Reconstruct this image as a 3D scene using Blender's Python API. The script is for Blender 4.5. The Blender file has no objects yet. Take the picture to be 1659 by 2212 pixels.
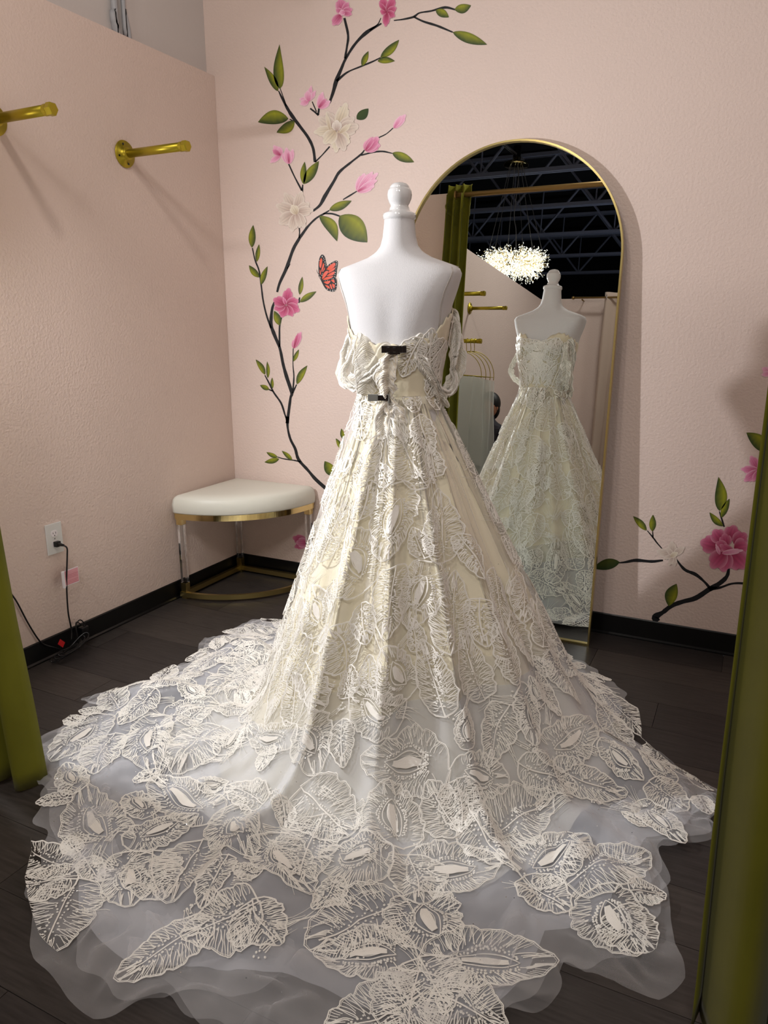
import bpy, math, random
import numpy as np
random.seed(7); rng = np.random.default_rng(7)
V = np.array
PI = math.pi
sc = bpy.context.scene
COL = sc.collection

# ------------------------------------------------------------ camera
FPX = 1597.0
PITCH = math.atan(410/1597.0); YAW = math.atan(817/math.hypot(FPX, 410))
CP = V([2.4315, -3.1154, 1.3146])
FW = V([-math.sin(YAW), math.cos(YAW), 0]); RT = V([math.cos(YAW), math.sin(YAW), 0]); UPV = V([0, 0, 1.0])
FC = FW*math.cos(PITCH)-UPV*math.sin(PITCH); UC = FW*math.sin(PITCH)+UPV*math.cos(PITCH)
cam = bpy.data.cameras.new('camera'); co = bpy.data.objects.new('camera', cam); COL.objects.link(co)
cam.sensor_fit = 'VERTICAL'; cam.sensor_height = 36; cam.lens = FPX/2212*36
cam.clip_start = 0.05; cam.clip_end = 100
co.location = CP; co.rotation_euler = (PI/2-PITCH, 0, YAW)
sc.camera = co

# ------------------------------------------------------------ world, exposure, lights
w = bpy.data.worlds.new('world'); sc.world = w; w.use_nodes = True
w.node_tree.nodes['Background'].inputs[0].default_value = (0.02, 0.02, 0.025, 1)
w.node_tree.nodes['Background'].inputs[1].default_value = 1.0
sc.view_settings.view_transform = 'Standard'; sc.view_settings.look = 'None'
sc.view_settings.exposure = 0.10; sc.view_settings.gamma = 1.0
sc.view_settings.use_curve_mapping = False
sc.cycles.transparent_max_bounces = 24
sc.cycles.max_bounces = 8
sc.cycles.sample_clamp_indirect = 4.0

def light(name, kind, loc, power, col, size=0.1, target=None, spot=None, blend=0.5):
    d = bpy.data.lights.new(name, kind); d.energy = power; d.color = col
    if kind == 'AREA': d.shape = 'DISK'; d.size = size
    else: d.shadow_soft_size = size
    if kind == 'SPOT': d.spot_size = math.radians(spot); d.spot_blend = blend
    o = bpy.data.objects.new(name, d); COL.objects.link(o); o.location = loc
    if target is not None:
        import mathutils
        o.rotation_euler = (mathutils.Vector(target)-mathutils.Vector(loc)).to_track_quat('-Z', 'Y').to_euler()
    return o
# lamp at the left end of the curtain opening: the hard side light on the dress
light('side_lamp', 'SPOT', (0.17, -1.85, 1.60), 102, (0.98, 0.98, 1.0), 0.03, target=(1.75, -0.75, 0.95), spot=150, blend=1.0)
# overhead lamp above the curtain rail
light('overhead_lamp', 'POINT', (1.25, -1.95, 3.05), 26, (1.0, 0.90, 0.81), 0.07)
# fill lights added behind the camera; the dark ceiling bounces little
light('fill_light', 'AREA', (2.9, -4.6, 4.1), 36, (1.0, 0.94, 0.89), 0.7, target=(1.4, -1.0, 0.6))
light('fill_light', 'AREA', (1.2, -4.8, 4.1), 30, (1.0, 0.93, 0.9), 0.5, target=(1.2, -3.0, 0.4))

# unseen light added behind the end wall to brighten the joists
light('fill_light', 'POINT', (0.9, -8.2, 1.7), 42, (0.86, 0.9, 1.0), 0.15)

# ------------------------------------------------------------ helpers
def lin(c):
    return tuple(((x/255.0)/12.92 if x/255.0 <= 0.04045 else ((x/255.0+0.055)/1.055)**2.4) for x in c)
MATS = {}
def mat(name, rgb, rough=0.6, metal=0.0, bump=None, vary=None, sheen=0, coat=0, trans=0, emit=None, spec=0.5, ior=1.45, attr=False):
    if name in MATS: return MATS[name]
    m = bpy.data.materials.new(name); m.use_nodes = True; nt = m.node_tree; b = nt.nodes['Principled BSDF']
    c = lin(rgb)+(1,)
    b.inputs['Base Color'].default_value = c; b.inputs['Roughness'].default_value = rough
    b.inputs['Metallic'].default_value = metal; b.inputs['IOR'].default_value = ior
    b.inputs['Specular IOR Level'].default_value = spec
    b.inputs['Sheen Weight'].default_value = sheen; b.inputs['Coat Weight'].default_value = coat
    b.inputs['Transmission Weight'].default_value = trans
    if emit: b.inputs['Emission Color'].default_value = lin(emit[0])+(1,); b.inputs['Emission Strength'].default_value = emit[1]
    geo = nt.nodes.new('ShaderNodeNewGeometry')
    if attr:
        a = nt.nodes.new('ShaderNodeAttribute'); a.attribute_name = 'paint'
        nt.links.new(a.outputs['Color'], b.inputs['Base Color'])
    elif vary:   # (scale, amount, stretch)
        mp = nt.nodes.new('ShaderNodeMapping'); mp.inputs['Scale'].default_value = vary[2] if len(vary) > 2 else (1, 1, 1)
        n = nt.nodes.new('ShaderNodeTexNoise'); n.inputs['Scale'].default_value = vary[0]; n.inputs['Detail'].default_value = 5
        r = nt.nodes.new('ShaderNodeMapRange'); r.inputs['From Min'].default_value = .3; r.inputs['From Max'].default_value = .7
        r.inputs['To Min'].default_value = 1-vary[1]; r.inputs['To Max'].default_value = 1+vary[1]
        mx = nt.nodes.new('ShaderNodeVectorMath'); mx.operation = 'SCALE'; mx.inputs[0].default_value = c[:3]
        nt.links.new(geo.outputs['Position'], mp.inputs['Vector']); nt.links.new(mp.outputs[0], n.inputs['Vector'])
        nt.links.new(n.outputs['Fac'], r.inputs['Value']); nt.links.new(r.outputs[0], mx.inputs['Scale'])
        nt.links.new(mx.outputs[0], b.inputs['Base Color'])
    if bump:    # (scale, strength, distance)
        n = nt.nodes.new('ShaderNodeTexNoise'); n.inputs['Scale'].default_value = bump[0]; n.inputs['Detail'].default_value = 3
        bp = nt.nodes.new('ShaderNodeBump'); bp.inputs['Strength'].default_value = bump[1]; bp.inputs['Distance'].default_value = bump[2]
        nt.links.new(geo.outputs['Position'], n.inputs['Vector']); nt.links.new(n.outputs['Fac'], bp.inputs['Height'])
        nt.links.new(bp.outputs[0], b.inputs['Normal'])
    MATS[name] = m; return m

def net(name, rgb, alpha, edge=0.5, tl=0.35):
    """sheer net: part see-through, part scattering; denser where seen edge-on"""
    m = bpy.data.materials.new(name); m.use_nodes = True; nt = m.node_tree; nt.nodes.clear()
    out = nt.nodes.new('ShaderNodeOutputMaterial'); mx = nt.nodes.new('ShaderNodeMixShader'); tr = nt.nodes.new('ShaderNodeBsdfTransparent')
    df = nt.nodes.new('ShaderNodeBsdfDiffuse'); tn = nt.nodes.new('ShaderNodeBsdfTranslucent'); m2 = nt.nodes.new('ShaderNodeMixShader')
    lw = nt.nodes.new('ShaderNodeLayerWeight'); lw.inputs['Blend'].default_value = 0.35
    mr = nt.nodes.new('ShaderNodeMapRange'); mr.inputs['To Min'].default_value = alpha; mr.inputs['To Max'].default_value = min(1, alpha+edge)
    df.inputs['Color'].default_value = lin(rgb)+(1,); tn.inputs['Color'].default_value = lin(rgb)+(1,)
    m2.inputs[0].default_value = tl
    L = nt.links.new
    L(df.outputs[0], m2.inputs[1]); L(tn.outputs[0], m2.inputs[2]); L(lw.outputs['Facing'], mr.inputs['Value'])
    L(mr.outputs[0], mx.inputs[0]); L(tr.outputs[0], mx.inputs[1]); L(m2.outputs[0], mx.inputs[2]); L(mx.outputs[0], out.inputs[0])
    MATS[name] = m; return m

def obj(name, verts, faces, m=None, parent=None, smooth=False, colors=None):
    me = bpy.data.meshes.new(name)
    verts = np.asarray(verts, dtype=np.float32).reshape(-1, 3)
    if isinstance(faces, np.ndarray):
        k = faces.shape[1]; nf = faces.shape[0]
        me.vertices.add(len(verts)); me.vertices.foreach_set('co', verts.ravel())
        me.loops.add(nf*k); me.loops.foreach_set('vertex_index', faces.astype(np.int32).ravel())
        me.polygons.add(nf); me.polygons.foreach_set('loop_start', np.arange(0, nf*k, k, dtype=np.int32))
        me.update(calc_edges=True)
    else:
        me.from_pydata([tuple(map(float, v)) for v in verts], [], faces); me.update()
    if smooth: me.polygons.foreach_set('use_smooth', [True]*len(me.polygons))
    if colors is not None:
        a = me.color_attributes.new('paint', 'FLOAT_COLOR', 'POINT')
        c = np.ones((len(verts), 4), dtype=np.float32); c[:, :3] = colors; a.data.foreach_set('color', c.ravel())
    if m: me.materials.append(m if not isinstance(m, str) else MATS[m])
    o = bpy.data.objects.new(name, me); COL.objects.link(o)
    if parent: o.parent = parent; o.matrix_parent_inverse = MINV(parent)
    return o
def MINV(p):
    # parts keep world coordinates, so only a top-level Empty has an offset to undo
    import mathutils
    return mathutils.Matrix.Identity(4) if p.parent else p.matrix_basis.inverted()
def thing(name, label, cat, loc=(0, 0, 0), group=None):
    o = bpy.data.objects.new(name, None); COL.objects.link(o); o.location = loc; o.empty_display_size = .05
    o['label'] = label; o['category'] = cat
    if group: o['group'] = group
    return o
def tag(o, label, cat, group=None):
    o['label'] = label; o['category'] = cat
    if group: o['group'] = group
    return o
def struct(name, v, f, m, parent=None):
    o = obj(name, v, f, m, parent); o['kind'] = 'structure'; return o

class G:
    """collects shapes into one mesh"""
    def __init__(s): s.v = []; s.f = []
    def add(s, v, f):
        n = sum(len(x) for x in s.v) if False else getattr(s, 'n', 0)
        v = np.asarray(v, float).reshape(-1, 3); s.v.append(v); s.n = n+len(v)
        s.f += [tuple(int(i)+n for i in q) for q in f]; return s
    def box(s, lo, hi, bev=0):
        x0, y0, z0 = lo; x1, y1, z1 = hi
        if bev <= 0:
            v = [(x, y, z) for z in (z0, z1) for y in (y0, y1) for x in (x0, x1)]
            return s.add(v, [(0, 2, 3, 1), (4, 5, 7, 6), (0, 1, 5, 4), (2, 6, 7, 3), (0, 4, 6, 2), (1, 3, 7, 5)])
        import bmesh
        bm = bmesh.new(); bmesh.ops.create_cube(bm, size=1)
        for q in bm.verts: q.co = ((x0+x1)/2+q.co.x*(x1-x0), (y0+y1)/2+q.co.y*(y1-y0), (z0+z1)/2+q.co.z*(z1-z0))
        bmesh.ops.bevel(bm, geom=bm.edges[:], offset=bev, segments=2, affect='EDGES', profile=.7)
        bm.verts.index_update(); s.add([q.co[:] for q in bm.verts], [[q.index for q in p.verts] for p in bm.faces]); bm.free(); return s
    def tube(s, pts, r, n=8, cap=True, phase=0):
        pts = [V(p, dtype=float) for p in pts]; k = len(pts); rs = r if hasattr(r, '__len__') else [r]*k
        vs = []; ref = None
        for i in range(k):
            d = pts[min(i+1, k-1)]-pts[max(i-1, 0)]; d = d/(np.linalg.norm(d)+1e-12)
            if ref is None: ref = V([0, 0, 1.0]) if abs(d[2]) < .9 else V([1.0, 0, 0])
            a = np.cross(d, ref); a /= np.linalg.norm(a)+1e-12; b = np.cross(a, d); ref = b
            for j in range(n):
                t = 2*PI*j/n+phase; vs.append(pts[i]+rs[i]*(math.cos(t)*a+math.sin(t)*b))
        f = [(i*n+j, i*n+(j+1) % n, (i+1)*n+(j+1) % n, (i+1)*n+j) for i in range(k-1) for j in range(n)]
        if cap: f += [tuple(range(n))[::-1], tuple((k-1)*n+j for j in range(n))]
        return s.add(vs, f)
    def lathe(s, prof, c=(0, 0, 0), n=32):
        vs = [(c[0]+r*math.cos(2*PI*j/n), c[1]+r*math.sin(2*PI*j/n), c[2]+z) for r, z in prof for j in range(n)]
        k = len(prof); f = [(i*n+j, i*n+(j+1) % n, (i+1)*n+(j+1) % n, (i+1)*n+j) for i in range(k-1) for j in range(n)]
        return s.add(vs, f)
    def prism(s, poly, z0, z1):
        n = len(poly); v = [(x, y, z0) for x, y in poly]+[(x, y, z1) for x, y in poly]
        f = [tuple(range(n))[::-1], tuple(range(n, 2*n))]+[(i, (i+1) % n, n+(i+1) % n, n+i) for i in range(n)]
        return s.add(v, f)
    def out(s, name, m, parent=None, smooth=False):
        o = obj(name, np.concatenate(s.v), s.f, m, parent, smooth); return o
def smooth_path(pts, n=8):
    pts = [V(p, dtype=float) for p in pts]; out = []
    P = [2*pts[0]-pts[1]]+pts+[2*pts[-1]-pts[-2]]
    for i in range(1, len(P)-2):
        for j in range(n):
            t = j/n; a, b, c, d = P[i-1], P[i], P[i+1], P[i+2]
            out.append(.5*((2*b)+(c-a)*t+(2*a-5*b+4*c-d)*t*t+(-a+3*b-3*c+d)*t**3))
    out.append(pts[-1]); return out
def rayd(x, y):
    d = FC*FPX+RT*(x-829.5)-UC*(y-1106); return d/np.linalg.norm(d)
def on_plane(x, y, ax, val):
    d = rayd(x, y); return CP+d*(val-CP[ax])/d[ax]

# value noise (vectorised)
_T = rng.random((64, 64))
def vn(x, y, seed=0):
    x = np.asarray(x)+seed*7.31; y = np.asarray(y)+seed*3.17
    xi = np.floor(x).astype(int); yi = np.floor(y).astype(int); fx = x-xi; fy = y-yi
    fx = fx*fx*(3-2*fx); fy = fy*fy*(3-2*fy)
    g = lambda a, b: _T[a % 64, b % 64]
    return (g(xi, yi)*(1-fx)+g(xi+1, yi)*fx)*(1-fy)+(g(xi, yi+1)*(1-fx)+g(xi+1, yi+1)*fx)*fy-.5

# ------------------------------------------------------------ materials
mat('wall_paint', (226, 207, 197), .55, bump=(95, .5, .005), vary=(1.3, .02))
mat('upper_grey', (208, 202, 199), .8, bump=(60, .2, .003))
mat('conduit_grey', (170, 172, 176), .5)
mat('black_base', (9, 9, 10), .35)
mat('plank', (54, 50, 48), .42, vary=(9, .32, (1.2, 14, 1)), bump=(60, .15, .002))
mat('plank_dark', (47, 43, 42), .45, vary=(7, .35, (1.2, 16, 1)), bump=(60, .15, .002))
mat('plank_warm', (60, 55, 52), .42, vary=(8, .3, (1.2, 12, 1)), bump=(60, .15, .002))
mat('subfloor', (18, 16, 16), .8)
mat('gold_paint', (176, 158, 46), .38, .75)
mat('brass', (226, 206, 146), .12, 1.0)
mat('brass_frame', (205, 186, 122), .28, 1.0)
mat('rail_gold', (150, 122, 72), .4, .7)
mat('mirror', (240, 246, 243), .0, 1.0)
mat('acrylic', (250, 250, 250), .02, trans=1.0, ior=1.49)
mat('vinyl', (226, 226, 214), .42, bump=(25, .08, .004))
mat('plastic_white', (225, 226, 224), .35)
mat('plastic_black', (14, 14, 15), .3)
mat('red_tag', (200, 22, 30), .5)
mat('pink_tag', (235, 170, 180), .6)
mat('pink_ink', (210, 120, 135), .6)
mat('tag_white', (240, 235, 238), .6)
mat('velvet', (106, 106, 26), .9, sheen=.12, vary=(6, .1), spec=.15)
mat('linen', (221, 221, 223), .85, bump=(420, .35, .002), sheen=.2)
mat('gloss_white', (228, 229, 230), .12, coat=.6)
mat('seam', (205, 198, 190), .8)
mat('lining', (248, 240, 212), .7, sheen=.3, vary=(5, .03))
mat('satin', (236, 227, 200), .45, sheen=.3, bump=(14, .25, .02))
mat('lace', (253, 250, 242), .42, sheen=.3, spec=.6)
mat('lace_body', (246, 238, 218), .5, bump=(120, .3, .003), sheen=.3)
mat('bead', (255, 253, 246), .18, spec=.9, coat=.4)
mat('sequin', (250, 250, 250), .12, 1.0)
mat('clip_black', (12, 12, 13), .08, coat=1.0)
mat('clip_grey', (140, 142, 138), .3)
mat('steel', (200, 200, 205), .2, 1.0)
mat('paint', (255, 255, 255), .5, attr=True)
mat('joist', (130, 136, 160), .6)
mat('deck', (20, 22, 28), .9)
mat('dark_wall', (16, 17, 22), .9)
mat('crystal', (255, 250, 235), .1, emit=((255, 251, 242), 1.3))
mat('bulb', (255, 250, 235), .1, emit=((255, 244, 220), 14))
mat('wire', (150, 150, 155), .4, .6)
mat('beige_cloth', (196, 176, 160), .85, sheen=.3)
mat('skin', (170, 118, 92), .6)
mat('hair', (14, 12, 12), .5)
mat('shirt', (40, 38, 46), .8)
net('tulle', (246, 247, 250), .11, .36, .15)
net('tulle_under', (234, 238, 247), .36, .4, .2)
net('tulle_dense', (248, 244, 230), .62, .35, .15)
net('veil_net', (222, 226, 220), .55, .4)

# ------------------------------------------------------------ room
H = 2.435
fl = struct('floor', *(lambda g: (np.concatenate(g.v), g.f))(G().box((-5, -15.5, -.12), (6, .0, -.012))), 'subfloor')
PW, PL = .182, 1.22
mats3 = ['plank', 'plank_dark', 'plank_warm']
k = 0
meshes = {}
for r in range(34):
    y1 = -.002-r*PW
    off = (r*.47) % PL
    nx = 0
    x = -off
    while x < 3.4:
        x0 = max(x, .0); x1 = min(x+PL, 3.4)
        if x1-x0 > .03:
            key = (k*7) % 3
            o = obj('plank', *(lambda g: (np.concatenate(g.v), g.f))(G().box((x0+.0008, y1-PW+.0008, -.012), (x1-.0008, y1-.0008, 0), 0)), mats3[key], fl)
            k += 1
        x += PL
g = G().box((-5, -15.5, -.012), (-.001, 0, 0)); g.box((3.4, -6.2, -.012), (6, 0, 0)); g.box((0, -15.5, -.012), (3.4, -6.19, 0))
obj('outer_flooring', np.concatenate(g.v), g.f, 'plank', fl)

def sbox(name, lo, hi, m, bev=0):
    g = G().box(lo, hi, bev); return struct(name, np.concatenate(g.v), g.f, m)
sbox('wall_back', (-.9, 0, 0), (5.5, .12, 5.0), 'wall_paint')
sbox('wall_left', (-.04, -1.93, 0), (0, -.0005, H), 'wall_paint', .003)
sbox('wall_left_return', (-.04, -2.06, 0), (.50, -1.935, H), 'wall_paint', .003)
sbox('wall_left_upper', (-.16, -1.93, 0), (-.045, -.0005, 5.0), 'upper_grey')
sbox('wall_left_shop', (-.04, -6.1, 0), (0, -2.065, H), 'wall_paint', .003)
sbox('wall_shop_end', (-.04, -6.22, 0), (4.6, -6.105, H), 'wall_paint', .003)
sbox('wall_right', (3.3, -1.95, 0), (3.4, -.001, H), 'wall_paint', .003)
sbox('wall_shop_right', (4.6, -6.22, 0), (4.72, -.001, 5.0), 'wall_paint')
sbox('wall_far', (-5, -15.6, 0), (6, -15.5, 5.2), 'dark_wall')
sbox('wall_outer_left', (-5.1, -15.6, 0), (-5, 0.1, 5.2), 'dark_wall')
sbox('wall_outer_right', (6, -15.6, 0), (6.1, 0.1, 5.2), 'dark_wall')
sbox('wall_outer_back', (-5, .0, 0), (-.9, .1, 5.2), 'upper_grey')
sbox('ceiling', (-5, -15.5, 5.0), (6, 0.1, 5.1), 'deck')
# baseboards with a small toe
def baseboard(name, a, b, nrm, h):
    a = V(a, dtype=float); b = V(b, dtype=float); n = V(nrm, dtype=float)
    prof = [(0, 0), (.0125, 0), (.0125, .006), (.006, .012), (.005, h-.004), (.002, h), (0, h)]
    vs = [(p[0]+n[0]*d, p[1]+n[1]*d, z) for p in (a, b) for d, z in prof]; k = len(prof)
    f = [(i, (i+1) % k, k+(i+1) % k, k+i) for i in range(k)]+[tuple(range(k))[::-1], tuple(range(k, 2*k))]
    return struct(name, vs, f, 'black_base')
baseboard('baseboard_back', (.0, -.0005), (3.3, -.0005), (0, -1), .092)
baseboard('baseboard_left', (.0005, -1.93), (.0005, -.013), (1, 0), .088)
baseboard('baseboard_shop_left', (.0005, -6.1), (.0005, -2.065), (1, 0), .088)
baseboard('baseboard_shop_end', (.0, -6.1), (4.6, -6.1), (0, 1), .088)
# roof joists
for i, jy in enumerate((-3.6, -5.25, -6.9, -8.45, -10.1, -11.7, -13.3)):
    j = G(); zb = 4.2; zt = 4.95
    for z in (zb, zt):
        for s in (-1, 1): j.box((-5, jy+s*.03-.02, z-.03), (6, jy+s*.03+.02, z+.02))
    o = struct('trim_%d' % (i+1), np.concatenate(j.v), j.f, 'joist')
    wv = G(); x = -4.9; up = True
    while x < 5.8:
        a, b = ((x, jy, zb), (x+.62, jy, zt)) if up else ((x, jy, zt), (x+.62, jy, zb))
        wv.tube([a, b], .02, 6); x += .62; up = not up
        if up: wv.tube([(x, jy, zb), (x, jy, zt)], .012, 6)
    wo = wv.out('joist_web', 'joist', o); wo['kind'] = 'structure'
# slotted channel carrying the chandelier
# conduits on the grey upper wall
c1 = thing('conduit', 'pale grey conduit with a bent foot, left of the pair above the pink half wall', 'pipe', (-.03, -.42, 2.5), 'conduits above the half wall')
for idx, (xs, lab) in enumerate((((254, 246, 244, 243), 0), ((278, 273, 268, 262), 1))):
    path = []
    for xx, yy in zip(xs, (72, 45, 20, -40)):
        p = on_plane(xx, yy, 0, -.031); path.append(p)
    bt = path[0].copy(); bt[2] = 2.30; bt[1] = path[0][1]+(.012 if idx else -.0)
    path = [bt]+path; topp = path[-1].copy(); topp[2] = 4.9; path.append(topp)
    g = G().tube(smooth_path(path, 5), .0135 if idx == 0 else .010, 10)
    if idx == 0: o = g.out('pipe_run', 'conduit_grey', c1, True)
    else:
        c2 = thing('conduit', 'thinner straight pale grey conduit, right of the pair above the pink half wall', 'pipe', (-.03, -.35, 2.5), 'conduits above the half wall')
        g.out('pipe_run', 'conduit_grey', c2, True)

# ------------------------------------------------------------ leaning arched mirror
MT = math.radians(4.0)
mx0, mx1 = 1.01, 1.93; mcx = (mx0+mx1)/2; mr_ = (mx1-mx0)/2; mtop = 2.012/math.cos(MT)
def mpt(x, h, d=0.0):      # h along the mirror, d out of the glass towards the room
    return (x, -.161+h*math.sin(MT)-d*math.cos(MT), h*math.cos(MT)+d*math.sin(MT))
def arch(r_in):
    r = mr_-r_in; hs = mtop-mr_; pts = [(mcx-r, r_in), (mcx+r, r_in)]
    pts += [(mcx+r*math.cos(t), hs+r*math.sin(t)) for t in np.linspace(0, PI, 49)]
    return pts
t = thing('arched_mirror', 'tall arched floor mirror in thin gold frame, leaning on pink wall behind the gown', 'mirror', (mcx, -.16, 0))
o_, i_ = arch(0), arch(.007); n = len(o_)
vs = [mpt(x, h, .012) for x, h in o_]+[mpt(x, h, .012) for x, h in i_]+[mpt(x, h, -.015) for x, h in o_]+[mpt(x, h, -.002) for x, h in i_]
f = []
for i in range(n):
    j = (i+1) % n
    f += [(i, j, n+j, n+i), (i, 2*n+i, 2*n+j, j), (n+i, n+j, 3*n+j, 3*n+i)]
obj('frame', vs, f, 'brass_frame', t)
obj('glass', [mpt(x, h, 0) for x, h in i_], [tuple(range(n))], 'mirror', t)
obj('backing', [mpt(x, h, -.003) for x, h in i_]+[mpt(x, h, -.014) for x, h in o_], [tuple(range(n)), tuple(range(n, 2*n))[::-1]], 'plastic_black', t)

# ------------------------------------------------------------ corner stool
t = thing('corner_stool', 'quarter-round corner stool, cream vinyl seat on clear acrylic legs and brass frame', 'stool', (.2, -.2, 0))
SX, SY, SR = .022, -.022, .485
def quarter(r, n=64, inset=0.0):
    return [(SX+inset, SY-inset)]+[(SX+inset+(r-inset)*math.cos(a), SY-inset-(r-inset)*math.sin(a)) for a in np.linspace(0, PI/2, n)]
lv = [(.434, .0, 1), (.440, -.004, 1), (.475, -.006, 1), (.500, .0, 1), (.512, .010, 1), (.519, .024, 1), (.523, .06, 1), (.525, .12, 1)]
vs = []; nq = len(quarter(SR))
for z, ins, _ in lv:
    q = quarter(SR, inset=0)
    cx, cy = SX+.19, SY-.19
    for (x, y) in q:
        dx, dy = x-cx, y-cy; L = math.hypot(dx, dy); s = 1-ins/L*(1.0)
        x_, y_ = cx+dx*s, cy+dy*s
        vs.append((max(x_, .003), min(y_, -.003), z))
f = [(i*nq+j, i*nq+(j+1) % nq, (i+1)*nq+(j+1) % nq, (i+1)*nq+j) for i in range(len(lv)-1) for j in range(nq)]
f = [q[::-1] for q in f]+[tuple(range((len(lv)-1)*nq, len(lv)*nq))[::-1]]+[tuple(range(nq))]
obj('seat_cushion', vs, f, 'vinyl', t, True)
def band(r0, r1, z0, z1, name, m, closed_sides=True):
    a, b = quarter(r1), quarter(r0, inset=r1-r0)
    n = len(a); vs = [(x, y, z) for z in (z0, z1) for x, y in a]+[(x, y, z) for z in (z0, z1) for x, y in b]
    f = []
    for i in range(n):
        j = (i+1) % n
        f += [(i, j, n+j, n+i), (2*n+i, 3*n+i, 3*n+j, 2*n+j), (n+i, n+j, 3*n+j, 3*n+i), (i, 2*n+i, 2*n+j, j)]
    return obj(name, vs, f, m, t)
band(SR-.022, SR-.004, .405, .434, 'seat_band', 'brass')
band(SR-.026, SR-.004, .012, .036, 'base_rail', 'brass_frame')
for (lx, ly) in ((SX+.016, SY-.016), (SX+SR-.026, SY-.018), (SX+.018, SY-SR+.026)):
    G().box((lx-.014, ly-.014, .08), (lx+.014, ly+.014, .375), .002).out('leg', 'acrylic', t)
    G().box((lx-.016, ly-.016, .375), (lx+.016, ly+.016, .406), .001).out('leg_bracket', 'brass', t)
    G().box((lx-.015, ly-.015, .0), (lx+.015, ly+.015, .08), .001).out('leg_foot', 'brass_frame', t)

# ------------------------------------------------------------ pipe hooks on the left wall
def pipe_hook(y, z, L, label, r=.0165):
    t = thing('garment_hook', label, 'wall hook', (0, y, z), 'gold pipe hooks on the left walls')
    g = G()
    n = 36; prof = [(0.0005, .0005), (.051, .0005), (.053, .004), (.051, .008), (.026, .009), (.0245, .024), (.0225, .027), (0, .027)]
    vs = [(h, y+r_*math.cos(2*PI*j/n), z+r_*math.sin(2*PI*j/n)) for r_, h in prof for j in range(n)]
    g.add(vs, [(i*n+j, i*n+(j+1) % n, (i+1)*n+(j+1) % n, (i+1)*n+j) for i in range(len(prof)-1) for j in range(n)])
    fo = g.out('flange', 'gold_paint', t, True)
    for a in range(4):
        cy, cz = y+.038*math.cos(a*PI/2+.3), z+.038*math.sin(a*PI/2+.3)
        sg = G().tube([(.0082, cy, cz), (.0098, cy, cz)], .0045, 10).out('screw', 'plastic_black', fo)
    G().tube([(.02, y, z), (L, y, z)], r, 20).out('pipe', 'gold_paint', t, True)
    cg = G().tube([(L-.002, y, z), (L+.012, y, z)], r*1.12, 20)
    cg.tube([(L+.010, y, z), (L+.016, y, z), (L+.034, y, z), (L+.038, y, z)], [r*1.15, r*1.3, r*1.3, r*1.1], 6)
    cg.out('hex_cap', 'gold_paint', t)
    return t
pipe_hook(-.619, 1.985, .30, 'gold pipe hook with round flange, nearer the corner, wholly in view on pink wall')
pipe_hook(-1.22, 1.985, .26, 'gold pipe hook with hex cap, cut by the left edge, nearer the viewer')

# ------------------------------------------------------------ outlet, plug, cords
ow = on_plane(116, 1163, 0, 0.0)
t = thing('wall_outlet', 'white duplex wall outlet low on left pink wall with black plug', 'outlet', (0, ow[1], ow[2]))
oy, oz = ow[1], ow[2]
G().box((.0005, oy-.0375, oz-.062), (.006, oy+.0375, oz+.062), .002).out('cover_plate', 'plastic_white', t)
for dz in (.021, -.021):
    n = 24; poly = [(.016*math.cos(a)*1.0, max(-.0125, min(.0125, .0165*math.sin(a)))) for a in np.linspace(0, 2*PI, n, endpoint=False)]
    vs = [(xx, oy+a, oz+dz+b) for xx in (.005, .0072) for a, b in poly]
    so = obj('socket_face', vs, [tuple(range(n)), tuple(range(n, 2*n))]+[(i, (i+1) % n, n+(i+1) % n, n+i) for i in range(n)], 'tag_white', t)
    for a, b, hh in ((-.0062, .002, .0035), (.0062, .002, .004)):
        G().box((.0071, oy+a-.0009, oz+dz+b-hh), (.0076, oy+a+.0009, oz+dz+b+hh)).out('slot', 'plastic_black', so)
    G().tube([(.0071, oy, oz+dz-.008), (.0077, oy, oz+dz-.008)], .0022, 8).out('ground_hole', 'plastic_black', so)
G().tube([(.006, oy, oz), (.0068, oy, oz)], .003, 10).out('cover_screw', 'steel', t)
t = thing('power_cord', 'black plug and cord hanging from the outlet, bundled on floor by baseboard', 'cord', (.03, oy, 0))
pz = oz-.021
G().box((.0078, oy-.011, pz-.011), (.026, oy+.011, pz+.011), .003).tube([(.024, oy, pz), (.05, oy+.003, pz-.002)], [.008, .0045], 10).out('plug', 'plastic_black', t)
path = [(.045, oy+.002, pz-.001), (.062, oy+.006, pz-.012), (.058, oy+.006, pz-.05), (.045, oy, .30), (.04, oy-.004, .18), (.042, oy, .10), (.05, oy-.012, .06)]
G().tube(smooth_path(path, 8), .0032, 8).out('cable', 'plastic_black', t, True)
b = G()
for q in range(3):
    pts = []
    for a in np.linspace(0, 2*PI, 26):
        pts.append((.065+.012*q+.035*math.cos(a)*(.5+.1*q), oy-.055+.075*math.sin(a)+.01*q, .018+.012*q+.035*max(0, math.sin(a))+.004*math.cos(3*a)))
    b.tube(smooth_path(pts, 2), .003, 6)
for q in range(2):
    pts = [(.03+.02*q, oy+.02, .03), (.03, oy+.035, .10+.01*q), (.028, oy+.062, .115-.02*q), (.035, oy+.085, .07), (.05, oy+.07, .03), (.06, oy+.02, .03)]
    b.tube(smooth_path(pts, 6), .0026, 6)
b.box((.02, oy+.05, .045), (.045, oy+.085, .085), .004)
b.out('cable_bundle', 'plastic_black', t, True)
z0 = on_plane(135, 1235, 0, .047)[2]; z1 = on_plane(135, 1272, 0, .047)[2]; ty = on_plane(137, 1250, 0, .047)[1]
tg = G().box((.044, ty-.006, z1), (.052, ty+.004, z0), .001).out('cord_label', 'tag_white', t)
G().box((.0455, ty+.004, z1+.004), (.0465, ty+.076, z0), .0).out('label_flag', 'tag_white', t)
lf = G().box((.0466, ty+.006, z1+.007), (.0469, ty+.074, z0-.003)).out('label_print', 'pink_tag', t)
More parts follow.
